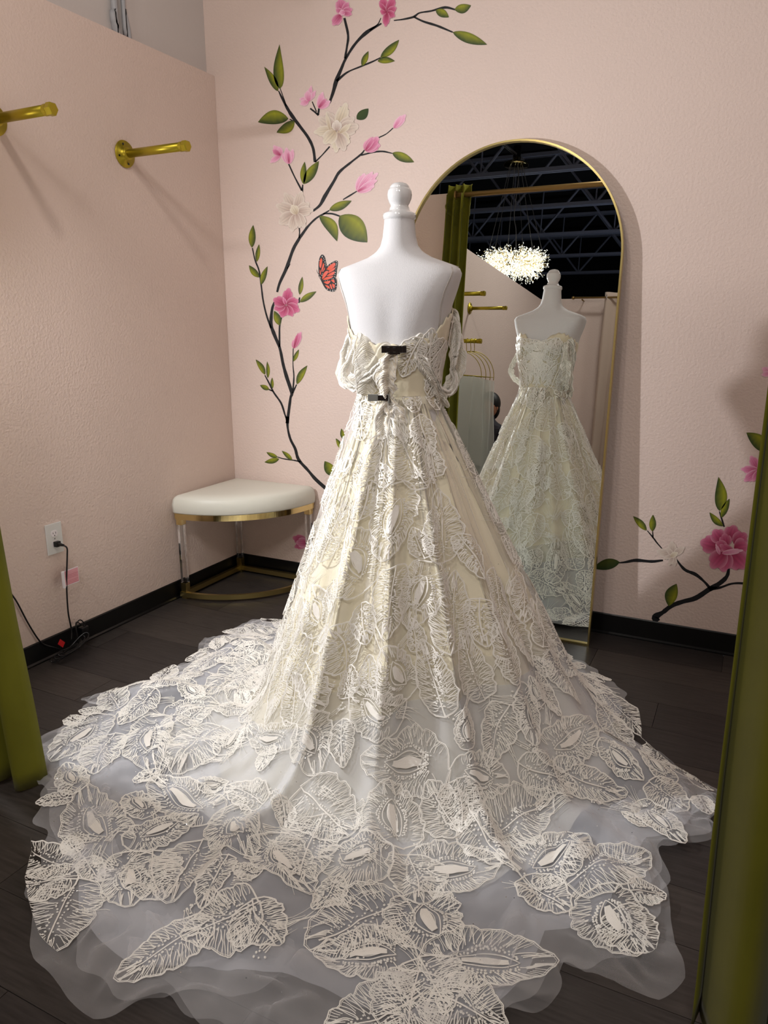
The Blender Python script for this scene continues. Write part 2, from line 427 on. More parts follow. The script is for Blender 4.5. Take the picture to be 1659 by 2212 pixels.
pk = G()
for q in range(7):
    if q == 3: continue
    zz = z1+.010+q*.006
    pk.box((.0470, ty+.008, zz), (.0472, ty+.071-.006*(q % 2), zz+.0012))
pk.out('print_line', 'pink_ink', t)['kind'] = 'stuff'
rp = on_plane(132, 1390, 0, .06)
obj('red_tag', [rp+V(p) for p in ((0, -.016, .004), (0, -.002, .02), (.001, .017, -.002), (.001, .004, -.019), (.0015, -.016, .004), (.0015, -.002, .02), (.0025, .017, -.002), (.0025, .004, -.019))],
    [(0, 1, 2, 3), (7, 6, 5, 4), (0, 4, 5, 1), (1, 5, 6, 2), (2, 6, 7, 3), (3, 7, 4, 0)], 'red_tag', t)
p0 = [on_plane(*q, 0, .012) for q in ((-60, 1200), (0, 1255), (15, 1272), (35, 1298), (60, 1345), (82, 1380), (95, 1392))]
p0.append(V([.03, p0[-1][1]+.03, .05])); p0.append(V([.03, p0[-1][1]+.05, .012]))
o = G().tube(smooth_path(p0, 6), .0032, 8).out('loose_cable', 'plastic_black', None, True)
tag(o, 'loose black cable slanting down left wall beside the green curtain', 'cord')

# ------------------------------------------------------------ curtains and rail
def curtain(name, x0, x1, yc, amp, nf, z0, z1, m, label, cat='curtain', flare=0.0, seed=0, lean=0.0, parent=None):
    nu, nv = nf*16, 46
    u = np.linspace(0, 1, nu+1)[None, :]; v = np.linspace(0, 1, nv+1)[:, None]
    ph = 2*PI*nf*(u+.03*vn(u*6, v*2, seed))
    wv = np.sin(ph)+.25*np.sin(2*ph+1)
    spread = 1+flare*v**2
    X = x0+(x1-x0)*(.5+(u-.5)*spread)+.012*vn(u*nf*2, v*5, seed+1)+lean*v**3+.02*np.cos(ph)*0.6
    Y = yc+amp*wv*(.55+.6*v)+.02*vn(u*8, v*6, seed+2)
    Z = z1+(z0-z1)*v+.012*np.sin(ph*.5+1)*v**6+0*u
    vs = np.stack([X+0*v, Y+0*v, Z+0*u], -1).reshape(-1, 3)
    i = np.arange(nv)[:, None]*(nu+1)+np.arange(nu)[None, :]
    f = np.stack([i, i+1, i+nu+2, i+nu+1], -1).reshape(-1, 4)
    o = obj(name, vs, f, m, parent, True)
    s = o.modifiers.new('thick', 'SOLIDIFY'); s.thickness = .004
    return o
RY = -1.86
t = thing('green_curtain', 'olive green velvet curtain gathered at the left edge beside the outlet wall', 'curtain', (.6, RY, 0))
curtain('drape', .435, .595, RY, .045, 3, .012, 2.40, 'velvet', '', flare=.42, seed=1, lean=.045, parent=t)
curtain('heading', .44, .60, RY, .03, 3, 2.27, 2.46, 'velvet', '', seed=1, parent=t)
t = thing('green_curtain', 'olive green velvet curtain hanging at the right edge in deep folds', 'curtain', (2.7, RY, 0))
curtain('drape', 2.437, 3.0, RY, .055, 5, .012, 2.40, 'velvet', '', flare=-.02, seed=5, parent=t)
curtain('heading', 2.47, 3.0, RY, .03, 5, 2.27, 2.46, 'velvet', '', seed=5, parent=t)
t = thing('curtain_rail', 'long gold curtain rail spanning the fitting room opening, seen in the mirror', 'curtain rail', (1.6, RY, 2.40))
G().tube([(.505, RY-.0, 2.395), (3.295, RY, 2.395)], .0165, 16).out('rail', 'rail_gold', t, True)
G().tube([(.502, RY, 2.395), (.512, RY, 2.395)], .03, 16).out('rail_flange', 'rail_gold', t)
G().tube([(3.29, RY, 2.395), (3.299, RY, 2.395)], .03, 16).out('rail_flange', 'rail_gold', t)
# ------------------------------------------------------------ painted mural on the back wall
def wallpt(px, py, off=0.0):
    p = on_plane(px, py, 1, -.0006-off); return p
def C1(p): return (400+p[0]/2.37, p[1]/2.37)
def C2(p): return (480+p[0]/3.456, 440+p[1]/3.456)
def C7(p): return (1260+p[0]/3.253, 780+p[1]/3.253)
def C3(p): return (550+p[0]/4.74, 100+p[1]/4.74)
def C4(p): return (550+p[0]/4.484, 280+p[1]/4.484)
BLK = V(lin((22, 24, 28)))
def paint_branch(par, cv, pts, ws, k=2.37):
    P = smooth_path([cv(p)+(0,) for p in pts], 5); n = len(P)
    wl = np.interp(np.linspace(0, 1, n), np.linspace(0, 1, len(ws)), ws)/k/2
    wl = wl*(1+.25*vn(np.arange(n)*.7, np.arange(n)*.3, len(pts)))
    vs = []
    for i in range(n):
        d = P[min(i+1, n-1)]-P[max(i-1, 0)]; d = d/(np.linalg.norm(d)+1e-9); nn = V([-d[1], d[0]])
        for s in (-1, 1): vs.append(wallpt(P[i][0]+s*nn[0]*wl[i], P[i][1]+s*nn[1]*wl[i], .0001))
    f = [(2*i, 2*i+1, 2*i+3, 2*i+2) for i in range(n-1)]
    return obj('branch', vs, f, 'paint', par, colors=np.tile(BLK, (len(vs), 1)))
GD, GL = V(lin((46, 66, 30))), V(lin((170, 172, 30)))
_lk = [0]
def paint_leaf(par, cv, base, tip, wd, k=2.37, bend=None, light=None, name='leaf', c0=None, c1=None, sharp=.85, off=.0004, tail=0.0):
    _lk[0] += 1; rs = random.Random(_lk[0]*13)
    if bend is None: bend = rs.uniform(-.06, .06)
    side = 1 if rs.random() < .5 else -1
    if light is not None: side = light
    b = V(cv(base)); t = V(cv(tip)); d = t-b; L = np.hypot(*d); d = d/L; nn = V([-d[1], d[0]]); W = wd/k/2
    n = 15; vs = []; cs = []
    ca = GD if c0 is None else c0; cb = GL if c1 is None else c1
    for i in range(n):
        s = i/(n-1); ww = W*math.sin(PI*s**sharp)**.85*(1-tail*s) if 0 < s < 1 else W*.02
        c = b+d*L*s+nn*bend*L*math.sin(PI*s)
        for q, fr in enumerate((-1, -.55, 0, .55, 1)):
            p = c+nn*ww*fr; vs.append(wallpt(p[0], p[1], off+rs.random()*0))
            m = (.5+.5*fr*side)**1.2
            m = m*(.35+.65*math.sin(PI*min(1, s*1.1)))+.06*rs.uniform(-1, 1)
            if q in (0, 4): m *= .35
            cs.append(ca*(1-m)+cb*max(0, m))
    f = [(5*i+j, 5*i+j+1, 5*i+j+6, 5*i+j+5) for i in range(n-1) for j in range(4)]
    return obj(name, vs, f, 'paint', par, colors=np.clip(V(cs), 0, 1))
def paint_petal(par, cv, base, tip, wd, k, cin, cmid, cedge, off, sharp=.75, bend=0.0):
    b = V(cv(base)); t = V(cv(tip)); d = t-b; L = np.hypot(*d); d = d/L; nn = V([-d[1], d[0]]); W = wd/k/2
    n = 15; nq = 11; vs = []; cs = []; rs = random.Random(int(b[0]*7+t[1]*3))
    for i in range(n):
        s = i/(n-1); ww = W*(math.sin(PI*min(1, s**(sharp*1.25))))**.5 if 0 < s < 1 else W*.12
        if i == n-1: ww = W*.42
        c = b+d*L*s+nn*bend*L*math.sin(PI*s)
        for q in range(nq):
            fr = q/(nq-1)*2-1
            p = c+nn*ww*fr-d*L*.10*fr*fr*(s > .8)*s; vs.append(wallpt(p[0], p[1], off))
            e = max(abs(fr)**3, s**6)
            col = cin*(1-min(1, s*1.5))+cmid*min(1, s*1.5)
            col = col*(1+.13*math.sin(q*2.7+rs.random()))
            cs.append(col*(1-e)+cedge*e)
    f = [(nq*i+j, nq*i+j+1, nq*i+j+nq+1, nq*i+j+nq) for i in range(n-1) for j in range(nq-1)]
    return obj('petal', vs, f, 'paint', par, colors=np.clip(V(cs), 0, 1))
PK = dict(cin=V(lin((170, 40, 90))), cmid=V(lin((214, 118, 158))), cedge=V(lin((240, 180, 205))))
PD = dict(cin=V(lin((150, 30, 70))), cmid=V(lin((200, 84, 128))), cedge=V(lin((224, 150, 178))))
PL = dict(cin=V(lin((214, 110, 155))), cmid=V(lin((238, 170, 200))), cedge=V(lin((248, 208, 224))))
WH = dict(cin=V(lin((176, 150, 138))), cmid=V(lin((214, 198, 184))), cedge=V(lin((232, 220, 208))))
WC = dict(cin=V(lin((190, 168, 140))), cmid=V(lin((224, 212, 190))), cedge=V(lin((236, 226, 210))))
def blossom(par, cv, k, c, pet, pal, base=.0012, name='blossom'):
    """a painted flower: petals = list of (angle deg, length, width[, start radius, palette])"""
    p0 = None; kids = []
    root = None
    for i, q in enumerate(pet):
        a = math.radians(q[0]); L = q[1]; W = q[2]; r0 = q[3] if len(q) > 3 else 0; pl = q[4] if len(q) > 4 else pal
        ox, oy = (q[5] if len(q) > 5 else (0, 0))
        b = (c[0]+ox+r0*math.cos(a), c[1]+oy-r0*math.sin(a)); t = (c[0]+ox+L*math.cos(a), c[1]+oy-L*math.sin(a))
        o = paint_petal(par if root is None else root, cv, b, t, W, k, pl['cin'], pl['cmid'], pl['cedge'], base+.00015*i)
        if root is None:
            root = o; root.name = name
    return root
m1 = thing('magnolia_mural', 'painted magnolia branch mural climbing pink wall left of the mirror', 'mural', (.5, -.0006, 1.2), 'painted murals')
B = lambda pts, ws, cv=C1, k=2.37, par=m1: paint_branch(par, cv, pts, ws, k)
B([(738, 528), (758, 470), (775, 410), (800, 350), (822, 300), (870, 225), (930, 165), (1005, 120)], [12, 18, 22, 16, 12, 14, 18, 8])
B([(818, 300), (828, 240), (834, 180), (815, 92)], [12, 11, 12, 12])
B([(775, 415), (830, 370), (900, 340), (960, 315), (1000, 295)], [13, 8, 9, 6])
B([(945, 155), (985, 125), (1002, 92)], [10, 6, 4])
B([(1068, 105), (1120, 98), (1170, 86), (1200, 66), (1260, 56), (1330, 38), (1385, 50)], [5, 8, 12, 8, 9, 14, 8])
B([(1170, 86), (1220, 110), (1290, 132), (1370, 165)], [8, 11, 12, 7])
B([(665, 830), (655, 760), (630, 705), (590, 650), (545, 590), (515, 540), (490, 490), (478, 465)], [14, 15, 15, 16, 18, 14, 9, 5])
B([(518, 545), (503, 500), (485, 450)], [7, 5, 4]); B([(562, 625), (550, 618), (535, 610)], [10, 7, 5])
B([(665, 830), (700, 795), (740, 750)], [9, 6, 8])
B([(530, 840), (560, 905), (597, 975)], [8, 7, 10]); B([(598, 985), (602, 945)], [12, 6])
B([(655, 1080), (690, 1050), (715, 1005), (760, 930), (790, 880), (850, 830), (900, 790), (918, 768)], [10, 15, 20, 15, 14, 11, 9, 6])
B([(900, 795), (960, 780), (1010, 775), (1060, 785)], [8, 8, 9, 5]); B([(990, 705), (1030, 685), (1065, 655)], [7, 5, 5])
B([(640, 555), (662, 572), (683, 590)], [9, 9, 11]); B([(650, 520), (672, 572)], [5, 6]); B([(685, 555), (681, 588)], [10, 9])
B([(808, 1022), (845, 1000), (880, 978)], [6, 9, 5])
D = lambda pts, ws: B(pts, ws, C2, 3.456)
D([(578, 255), (640, 170), (700, 110), (760, 75), (800, 50)], [20, 17, 14, 14, 8])
D([(578, 255), (530, 340), (480, 480), (430, 590), (410, 660)], [20, 24, 26, 20, 16])
D([(575, 178), (577, 215), (574, 258)], [12, 9, 12]); D([(485, 485), (508, 450)], [10, 3]); D([(755, 74), (820, 75), (880, 94)], [10, 14, 12])
D([(392, 730), (372, 790), (365, 900), (390, 980), (430, 1080), (455, 1200), (480, 1290), (518, 1410), (510, 1450), (495, 1560), (485, 1640)], [14, 20, 26, 26, 20, 22, 26, 24, 18, 22, 24])
D([(225, 330), (245, 420), (275, 500), (290, 600), (305, 720), (330, 830), (365, 930)], [8, 10, 12, 12, 12, 14, 14])
D([(440, 850), (428, 920), (428, 1070)], [16, 13, 14]); D([(530, 1080), (528, 1200), (535, 1290), (528, 1395)], [7, 7, 10, 12])
D([(555, 1350), (525, 1415)], [8, 14]); D([(318, 1280), (350, 1340), (385, 1410), (440, 1490), (470, 1580), (487, 1615)], [8, 12, 12, 14, 12, 16])
D([(345, 1385), (382, 1402)], [9, 10])
D([(485, 1590), (490, 1680), (510, 1760), (545, 1830), (570, 1910), (640, 1990), (700, 2060), (790, 2140)], [26, 16, 18, 22, 22, 22, 24, 28])
D([(410, 1890), (460, 1905), (530, 1915), (585, 1927)], [6, 9, 9, 10])
D([(578, 700), (572, 740)], [10, 14])
Lf = lambda base, tip, wd, cv=C1, k=2.37, par=m1, **kw: paint_leaf(par, cv, base, tip, wd, k, **kw)
for q in (((485, 455), (483, 228), 62, dict(sharp=.75, light=1, tail=.35)), ((475, 467), (405, 342), 44, dict(tail=.3)), ((528, 607), (373, 625), 72, dict(bend=.1)), ((560, 620), (468, 678), 52, dict(bend=-.08)),
          ((905, 338), (938, 262), 30, {}), ((1000, 295), (1095, 204), 42, {}), ((985, 312), (1073, 312), 34, {}), ((1380, 50), (1463, 28), 48, dict(light=-1)),
          ((1283, 52), (1350, 88), 42, dict(light=-1)), ((1370, 165), (1545, 228), 54, dict(light=-1)), ((878, 610), (938, 556), 48, dict(c1=V(lin((62, 82, 30))))),
          ((1060, 783), (1172, 830), 46, dict(light=-1)), ((605, 942), (612, 828), 32, {}), ((608, 942), (684, 825), 50, dict(light=-1)), ((738, 1075), (852, 1028), 44, dict(light=-1)),
          ((688, 1105), (778, 1235), 60, dict(bend=-.12, light=-1)), ((790, 1105), (932, 1240), 122, dict(bend=-.02, light=-1))):
    Lf(q[0], q[1], q[2], **q[3])
for q in (((222, 328), (231, 160), 52), ((258, 434), (275, 303), 34), ((277, 550), (200, 460), 46), ((292, 604), (338, 468), 42), ((578, 680), (598, 545), 36), ((580, 735), (703, 655), 46),
          ((430, 908), (388, 800), 54), ((530, 1178), (572, 1088), 30), ((557, 1348), (635, 1208), 48), ((320, 1276), (250, 1163), 40), ((340, 1302), (335, 1178), 28), ((376, 1378), (373, 1298), 24),
          ((350, 1388), (282, 1355), 36), ((413, 1893), (330, 1856), 32), ((425, 1905), (316, 1930), 40), ((523, 1914), (445, 1845), 32), ((905, 1760), (890, 1678), 32), ((885, 1830), (848, 1752), 32), ((815, 2030), (765, 1922), 74)):
    Lf(q[0], q[1], q[2], C2, 3.456)
# pink star blossom at the top and its neighbour
blossom(m1, C1, 2.37, (805, 65), [(100, 75, 60), (60, 62, 34, 5), (20, 55, 42), (-10, 50, 30), (232, 82, 50, 12), (150, 40, 30), (190, 18, 30, -14, PL)], PK)
blossom(m1, C1, 2.37, (1032, 62), [(110, 80, 46, 10), (62, 85, 44, 4), (25, 55, 36, 5), (-28, 48, 40), (-95, 75, 38), (170, 35, 36), (130, 62, 24, 8)], PD)
blossom(m1, C1, 2.37, (632, 515), [(55, 62, 28), (115, 40, 24), (170, 48, 28), (205, 48, 36), (80, 78, 24, 10), (95, 52, 42, -4)], PL)
blossom(m1, C1, 2.37, (683, 552), [(75, 84, 36), (30, 70, 40), (50, 62, 26, 0, PK)], PL)
blossom(m1, C1, 2.37, (488, 795), [(125, 62, 36), (215, 66, 30), (100, 45, 34), (145, 50, 30, 0, PK)], PL)
blossom(m1, C1, 2.37, (532, 838), [(125, 72, 30), (75, 78, 32), (100, 84, 40, 0, PL), (95, 62, 18, 4, PK)], PL)
blossom(m1, C1, 2.37, (922, 770), [(65, 60, 44), (20, 82, 46, 0), (45, 96, 62, 0), (55, 80, 26, 2)], PK)
blossom(m1, C1, 2.37, (1068, 655), [(48, 92, 42), (55, 78, 26, 6, PL)], PL)
blossom(m1, C1, 2.37, (882, 980), [(68, 100, 50), (18, 92, 40), (42, 142, 46), (52, 128, 40, 10), (30, 118, 34, 8), (28, 60, 20, 0, PK)], PL)
blossom(m1, C2, 3.456, (476, 755), [(80, 128, 78, 6), (20, 100, 80, 6), (-25, 112, 80, 6), (-60, 100, 60, 6), (-110, 100, 74, 6), (-160, 95, 70, 6), (155, 105, 84, 6), (110, 60, 26, 0, PK)], PD)
blossom(m1, C2, 3.456, (534, 1080), [(80, 75, 44), (66, 135, 50, 4), (74, 120, 26, 8, PD)], PK)
# ivory magnolias
blossom(m1, C3, 4.74, (842, 850), [(120, 210, 110, 40), (70, 290, 130, 20, WC), (148, 220, 150, 30), (34, 220, 110, 30), (8, 225, 160, 30), (188, 240, 110, 30, WC), (-48, 195, 110, 20, WC), (-92, 240, 110, 30, WC), (-70, 235, 130, 40),
      (228, 200, 140, 20, WC), (102, 190, 46, 0, WC, (-70, 10)), (40, 150, 60, 0, WC, (30, 40)), (90, 95, 100, -15, dict(cin=WH['cin'], cmid=V(lin((226, 214, 202))), cedge=V(lin((244, 236, 226)))))], WH)
blossom(m1, C4, 4.484, (400, 800), [(120, 220, 110, 20), (75, 215, 100, 10), (35, 160, 90, 10), (8, 170, 100, 10), (160, 205, 120, 10), (215, 200, 130, 20), (258, 195, 100, 20), (-60, 175, 100, 10), (285, 160, 60, 10), (120, 80, 90, -20, WC)], WH)
# bud behind the stool
ident = lambda p: p
blossom(m1, ident, 1.0, (664, 1172), [(160, 34, 22), (200, 30, 18), (180, 24, 22, 0, PK)], PD)
B([(655, 1172), (672, 1174), (690, 1178), (712, 1188)], [1.2, 2, 2, 3], ident, 1.0)
# right mural
m2 = thing('magnolia_mural', 'painted magnolia branch mural rising from baseboard right of the mirror', 'mural', (2.3, -.0006, .4), 'painted murals')
R = lambda pts, ws: B(pts, ws, C7, 3.253, m2)
R([(520, 1832), (505, 1800), (560, 1765), (620, 1720), (700, 1690), (790, 1665), (890, 1600)], [44, 46, 30, 34, 30, 38, 34])
R([(885, 1605), (960, 1560), (1010, 1510), (1025, 1440)], [36, 34, 26, 12]); R([(890, 1598), (960, 1592), (1040, 1565), (1120, 1562), (1220, 1580)], [26, 18, 14, 16, 16])
R([(890, 1595), (850, 1550), (790, 1500), (720, 1470), (680, 1430), (655, 1390)], [22, 16, 24, 20, 16, 6])
R([(560, 1400), (480, 1408), (370, 1400), (300, 1412), (248, 1418)], [12, 20, 24, 16, 8]); R([(557, 1322), (520, 1280), (490, 1240), (450, 1192)], [6, 10, 10, 6])
R([(490, 1245), (487, 1195)], [10, 6]); R([(990, 1165), (970, 1100), (955, 1055)], [12, 12, 6])
for q in (((255, 1412), (70, 1455), 76, dict(c1=V(lin((88, 96, 30))))), ((445, 1190), (350, 1090), 46, {}), ((485, 1197), (490, 1080), 48, {}), ((957, 1052), (950, 815), 98, dict(light=1, tail=.3)), ((970, 1100), (1027, 967), 46, {}),
          ((982, 1160), (887, 1063), 46, {}), ((600, 1722), (655, 1565), 88, dict(sharp=.95, light=1)), ((1300, 640), (1147, 503), 100, dict(light=1))):
    Lf(q[0], q[1], q[2], C7, 3.253, m2, **q[3])
blossom(m2, C7, 3.253, (1010, 1320), [(165, 195, 130, 60), (125, 165, 110, 60), (72, 175, 120, 60), (38, 175, 110, 60), (8, 150, 130, 50), (-45, 190, 150, 30), (-100, 165, 120, 20), (-130, 175, 130, 20), (100, 110, 90, 20), (150, 90, 80, 0),
      (150, 60, 60, -60), (112, 80, 24, 0, PL, (-50, 40)), (8, 150, 40, 0, PL, (-35, 30))], PD)
blossom(m2, C7, 3.253, (1235, 770), [(120, 120, 70), (70, 130, 60), (175, 130, 60), (215, 130, 66), (240, 90, 46), (0, 110, 60), (40, 120, 60)], PK)
blossom(m2, C7, 3.253, (630, 1365), [(165, 120, 60), (95, 100, 62), (35, 100, 50), (130, 70, 34), (-80, 80, 44), (-110, 78, 36), (200, 70, 30), (30, 40, 40, -20, WC)], WH)
blossom(m2, C7, 3.253, (1320, 85), [(150, 75, 50), (190, 70, 40), (60, 60, 50)], PL)
# monarch butterfly
def CB(p): return (640+p[0]/13.825, 540+p[1]/13.825)
mb = thing('butterfly_painting', 'orange and black butterfly painted on pink wall beside the form', 'mural', (.62, -.0006, 1.5))
def flat(par, name, pts, col, off, grad=None):
    vs = [wallpt(*CB(p), off) for p in pts]
    cs = np.tile(V(col), (len(pts), 1))
    if grad is not None:
        s = np.linspace(0, 1, len(pts))[:, None]; cs = cs*(1-np.sin(PI*s))+V(grad)*np.sin(PI*s)
    return obj(name, vs, [tuple(range(len(pts)))], 'paint', par, colors=cs)
S2 = lambda pts: [tuple(p) for p in smooth_path([q+(0,) for q in pts]+[pts[0]+(0,)], 4)[:-1]]
S2f = lambda pts: [(p[0], p[1]) for p in S2(pts)]
w1 = flat(mb, 'upper_wing', S2f([(730, 830), (670, 700), (665, 400), (700, 220), (770, 135), (850, 200), (895, 380), (915, 520), (840, 700)]), BLK, .0002)
w2 = flat(mb, 'fore_wing', S2f([(720, 850), (820, 640), (930, 470), (1080, 360), (1200, 315), (1245, 380), (1215, 600), (1175, 820), (960, 920), (800, 940)]), BLK, .0003)
w3 = flat(mb, 'hind_wing', S2f([(720, 840), (900, 870), (1160, 830), (1215, 980), (1190, 1180), (1090, 1250), (920, 1200), (820, 1080), (760, 940)]), BLK, .0004)
OR, OP = lin((232, 84, 34)), lin((236, 110, 96))
for w_, pts in ((w1, [(740, 230), (775, 300), (760, 440), (725, 540), (690, 470), (700, 330)]), (w1, [(805, 380), (835, 450), (800, 570), (755, 660), (755, 560)]), (w1, [(700, 580), (725, 620), (735, 740), (705, 700)]),
                (w1, [(850, 510), (850, 580), (790, 660), (800, 610)]),
                (w2, [(900, 580), (1000, 460), (1130, 385), (1170, 420), (1130, 510), (1000, 600)]), (w2, [(970, 620), (1100, 550), (1160, 525), (1130, 600), (965, 690)]), (w2, [(900, 780), (1000, 700), (1140, 640), (1120, 730), (1000, 775)]),
                (w2, [(770, 840), (800, 730), (870, 640), (945, 625), (940, 690), (860, 800), (785, 870)]), (w2, [(790, 900), (880, 820), (1100, 775), (1060, 830), (940, 885)]),
                (w3, [(815, 955), (1000, 915), (1010, 960), (940, 1020), (860, 990)]), (w3, [(1030, 900), (1120, 880), (1145, 985), (1080, 950)]), (w3, [(850, 1040), (960, 1070), (1005, 1150), (930, 1130)]),
                (w3, [(990, 1040), (1035, 1020), (1075, 1150), (1040, 1160)]), (w3, [(1065, 1000), (1150, 1040), (1130, 1150), (1080, 1080)])):
    flat(w_, 'wing_cell', S2f(pts), OR, .0008, OP)
for w_, ds in ((w1, [(775, 200, 16), (780, 175, 8), (820, 245, 11), (845, 290, 8), (808, 305, 9), (857, 360, 15), (865, 420, 13), (885, 470, 11), (765, 755, 13), (785, 710, 10), (690, 310, 9)]),
               (w2, [(1205, 420, 15), (1190, 475, 13), (1185, 530, 11), (1180, 600, 9), (1168, 668, 13), (1155, 735, 11), (1147, 800, 13), (1195, 345, 15), (1130, 355, 9), (1098, 380, 10), (1018, 425, 10), (955, 455, 10), (1220, 380, 8), (950, 490, 9)]),
               (w3, [(1175, 1010, 15), (1190, 1090, 11), (1150, 1200, 12), (1090, 1222, 18), (1015, 1220, 12), (928, 1170, 15), (1095, 1175, 9), (1060, 860, 9), (1102, 855, 10), (865, 917, 9), (930, 908, 9), (1015, 1180, 8)])):
    for x, y, r in ds:
        flat(w_, 'wing_spot', [(x+r*math.cos(a), y+r*math.sin(a)) for a in np.linspace(0, 2*PI, 9)[:-1]], lin((238, 234, 230)), .0011)
flat(mb, 'body', S2f([(690, 760), (700, 830), (780, 960), (860, 1110), (800, 1040), (740, 920), (675, 800), (665, 740)]), BLK, .0012)
for a in (((672, 715), (640, 670), (605, 580)), ((668, 730), (625, 665), (598, 600))):
    paint_branch(mb, CB, a, [10, 6, 4], 13.8).name = 'antenna'

# ------------------------------------------------------------ dress form
AX = V([1.431, -.993])
BETA = math.radians(9)          # the form faces the mirror, back turned a little to the right
BK = V([math.sin(BETA), -math.cos(BETA)]); LT = V([math.cos(BETA), math.sin(BETA)])
TZ = [.84, .95, 1.06, 1.10, 1.17, 1.25, 1.31, 1.36, 1.42, 1.455, 1.472, 1.487, 1.502, 1.518, 1.535, 1.56, 1.59, 1.612]
TA = [.160, .155, .126, .122, .127, .142, .152, .160, .180, .189, .182, .140, .098, .071, .057, .050, .0465, .0445]
TB = [.120, .120, .098, .092, .095, .102, .108, .108, .100, .084, .074, .066, .060, .056, .053, .049, .0455, .0445]   # back depth
TF = [.120, .115, .100, .095, .105, .118, .122, .112, .096, .080, .070, .062, .057, .053, .051, .048, .0455, .0445]
TN = [2, 2, 2, 2, 2.05, 2.2, 2.4, 2.7, 3.2, 3.6, 3.3, 2.6, 2.3, 2.1, 2, 2, 2, 2]
def torso(al, z, off=0.0, bust=0.0):
    """al: angle from the centre of the back, positive to the form's right in the photo"""
    al = np.asarray(al, float); z = np.asarray(z, float)+0*al
    a = np.interp(z, TZ, TA)+off; b = np.interp(z, TZ, TB)+off; f_ = np.interp(z, TZ, TF)+off; n = np.interp(z, TZ, TN)
    s, c = np.sin(al), np.cos(al)
    lat = a*np.sign(s)*np.abs(s)**(2/n); dep = np.where(c > 0, b, f_)*np.sign(c)*np.abs(c)**(2/n)
    g = np.exp(-((np.abs(lat)-.068)/.042)**2-((z-1.305)/.045)**2)*(c < 0)
    dep = dep-g*(.022+bust)
    dep = dep-.006*np.exp(-(lat/.03)**2)*(c > 0)*np.clip((z-1.1)*5, 0, 1)*np.clip((1.45-z)*8, 0, 1)
    return np.stack([AX[0]+lat*LT[0]+dep*BK[0], AX[1]+lat*LT[1]+dep*BK[1], z], -1)
form = thing('dress_form', 'white linen dress form with turned white finial, wearing the gown', 'mannequin', (AX[0], AX[1], 0))
na = 96; zs = np.concatenate([np.linspace(.84, 1.44, 26), np.linspace(1.45, 1.612, 26)])
al = np.linspace(0, 2*PI, na, endpoint=False)
P = torso(al[None, :], zs[:, None]); P = P.reshape(-1, 3)
i = np.arange(len(zs)-1)[:, None]*na+np.arange(na)[None, :]; j = np.arange(len(zs)-1)[:, None]*na+(np.arange(na)[None, :]+1) % na
F = np.stack([i, j, j+na, i+na], -1).reshape(-1, 4)
obj('torso', P, F, 'linen', form, True)
obj('torso_base', P[:na], [tuple(range(na))[::-1]], 'linen', form)
# seams
for sgn in (-1, 1):
    g = G(); zz = np.concatenate([np.linspace(1.30, 1.47, 14)])
    a0 = sgn*np.interp(zz, [1.30, 1.40, 1.47], [1.12, 1.0, 1.1])
    g.tube([torso(a, z, .0006) for a, z in zip(a0, zz)], .0011, 5); g.tube([torso(a+sgn*.05, z, .0006) for a, z in zip(a0, zz)], .0008, 5)
    zz = np.linspace(1.472, 1.606, 20)
    g.tube([torso(sgn*PI/2*1.0, z, .0006) for z in zz], .0012, 5)
    g.out('shoulder_seam', 'seam', form, True)
G().lathe([(.0445, 1.608), (.0485, 1.612), (.0495, 1.619), (.0485, 1.626), (.042, 1.629), (.0335, 1.633), (.030, 1.637), (.0295, 1.641), (.0265, 1.646), (.0265, 1.650), (.031, 1.657), (.0352, 1.668), (.0365, 1.678), (.035, 1.689),
           (.0315, 1.6955), (.0290, 1.6965), (.0292, 1.698), (.027, 1.703), (.022, 1.7085), (.012, 1.712), (0, 1.713)], (AX[0], AX[1], 0), 40).out('finial', 'gloss_white', form, True)
G().tube([(AX[0], AX[1], .03), (AX[0], AX[1], .86)], .016, 14).out('stand_pole', 'gloss_white', form, True)
for a in (0, 2.1, 4.2):
    G().tube(smooth_path([(AX[0]+.01*math.cos(a), AX[1]+.01*math.sin(a), .10), (AX[0]+.10*math.cos(a), AX[1]+.10*math.sin(a), .06), (AX[0]+.2*math.cos(a), AX[1]+.2*math.sin(a), .016)], 4), .012, 8).out('stand_leg', 'gloss_white', form, True)

# ------------------------------------------------------------ gown: skirt and train surface
TH0 = math.radians(-64.7)       # direction of the middle of the train
_o = V([(-180, .64), (-168, .64), (-158, .70), (-145, .86), (-139, .97), (-126, .93), (-116, .88), (-106, .90), (-101, .92), (-95, .97), (-91, 1.06), (-85, 1.09), (-80, 1.14), (-70, 1.14), (-62, 1.13), (-55, 1.16), (-50, 1.18), (-46, 1.22), (-37, 1.27),
        (-34, 1.27), (-26, 1.28), (-18, 1.28), (-10, 1.28), (0, 1.30), (8, 1.26), (14, 1.18), (18, 1.12), (24, 1.17), (28, 1.16), (33, 1.09), (38, 1.05), (43, 1.00), (50, 1.03), (56, 1.05), (61, 1.03), (66, .88), (74, .79), (82, .80),
        (91, .82), (107, .80), (120, .77), (135, .72), (150, .66), (165, .64), (180, .64)], dtype=float)
def rout(th):
    d = np.degrees((th+PI) % (2*PI)-PI); return np.interp(d, _o[:, 0], _o[:, 1])
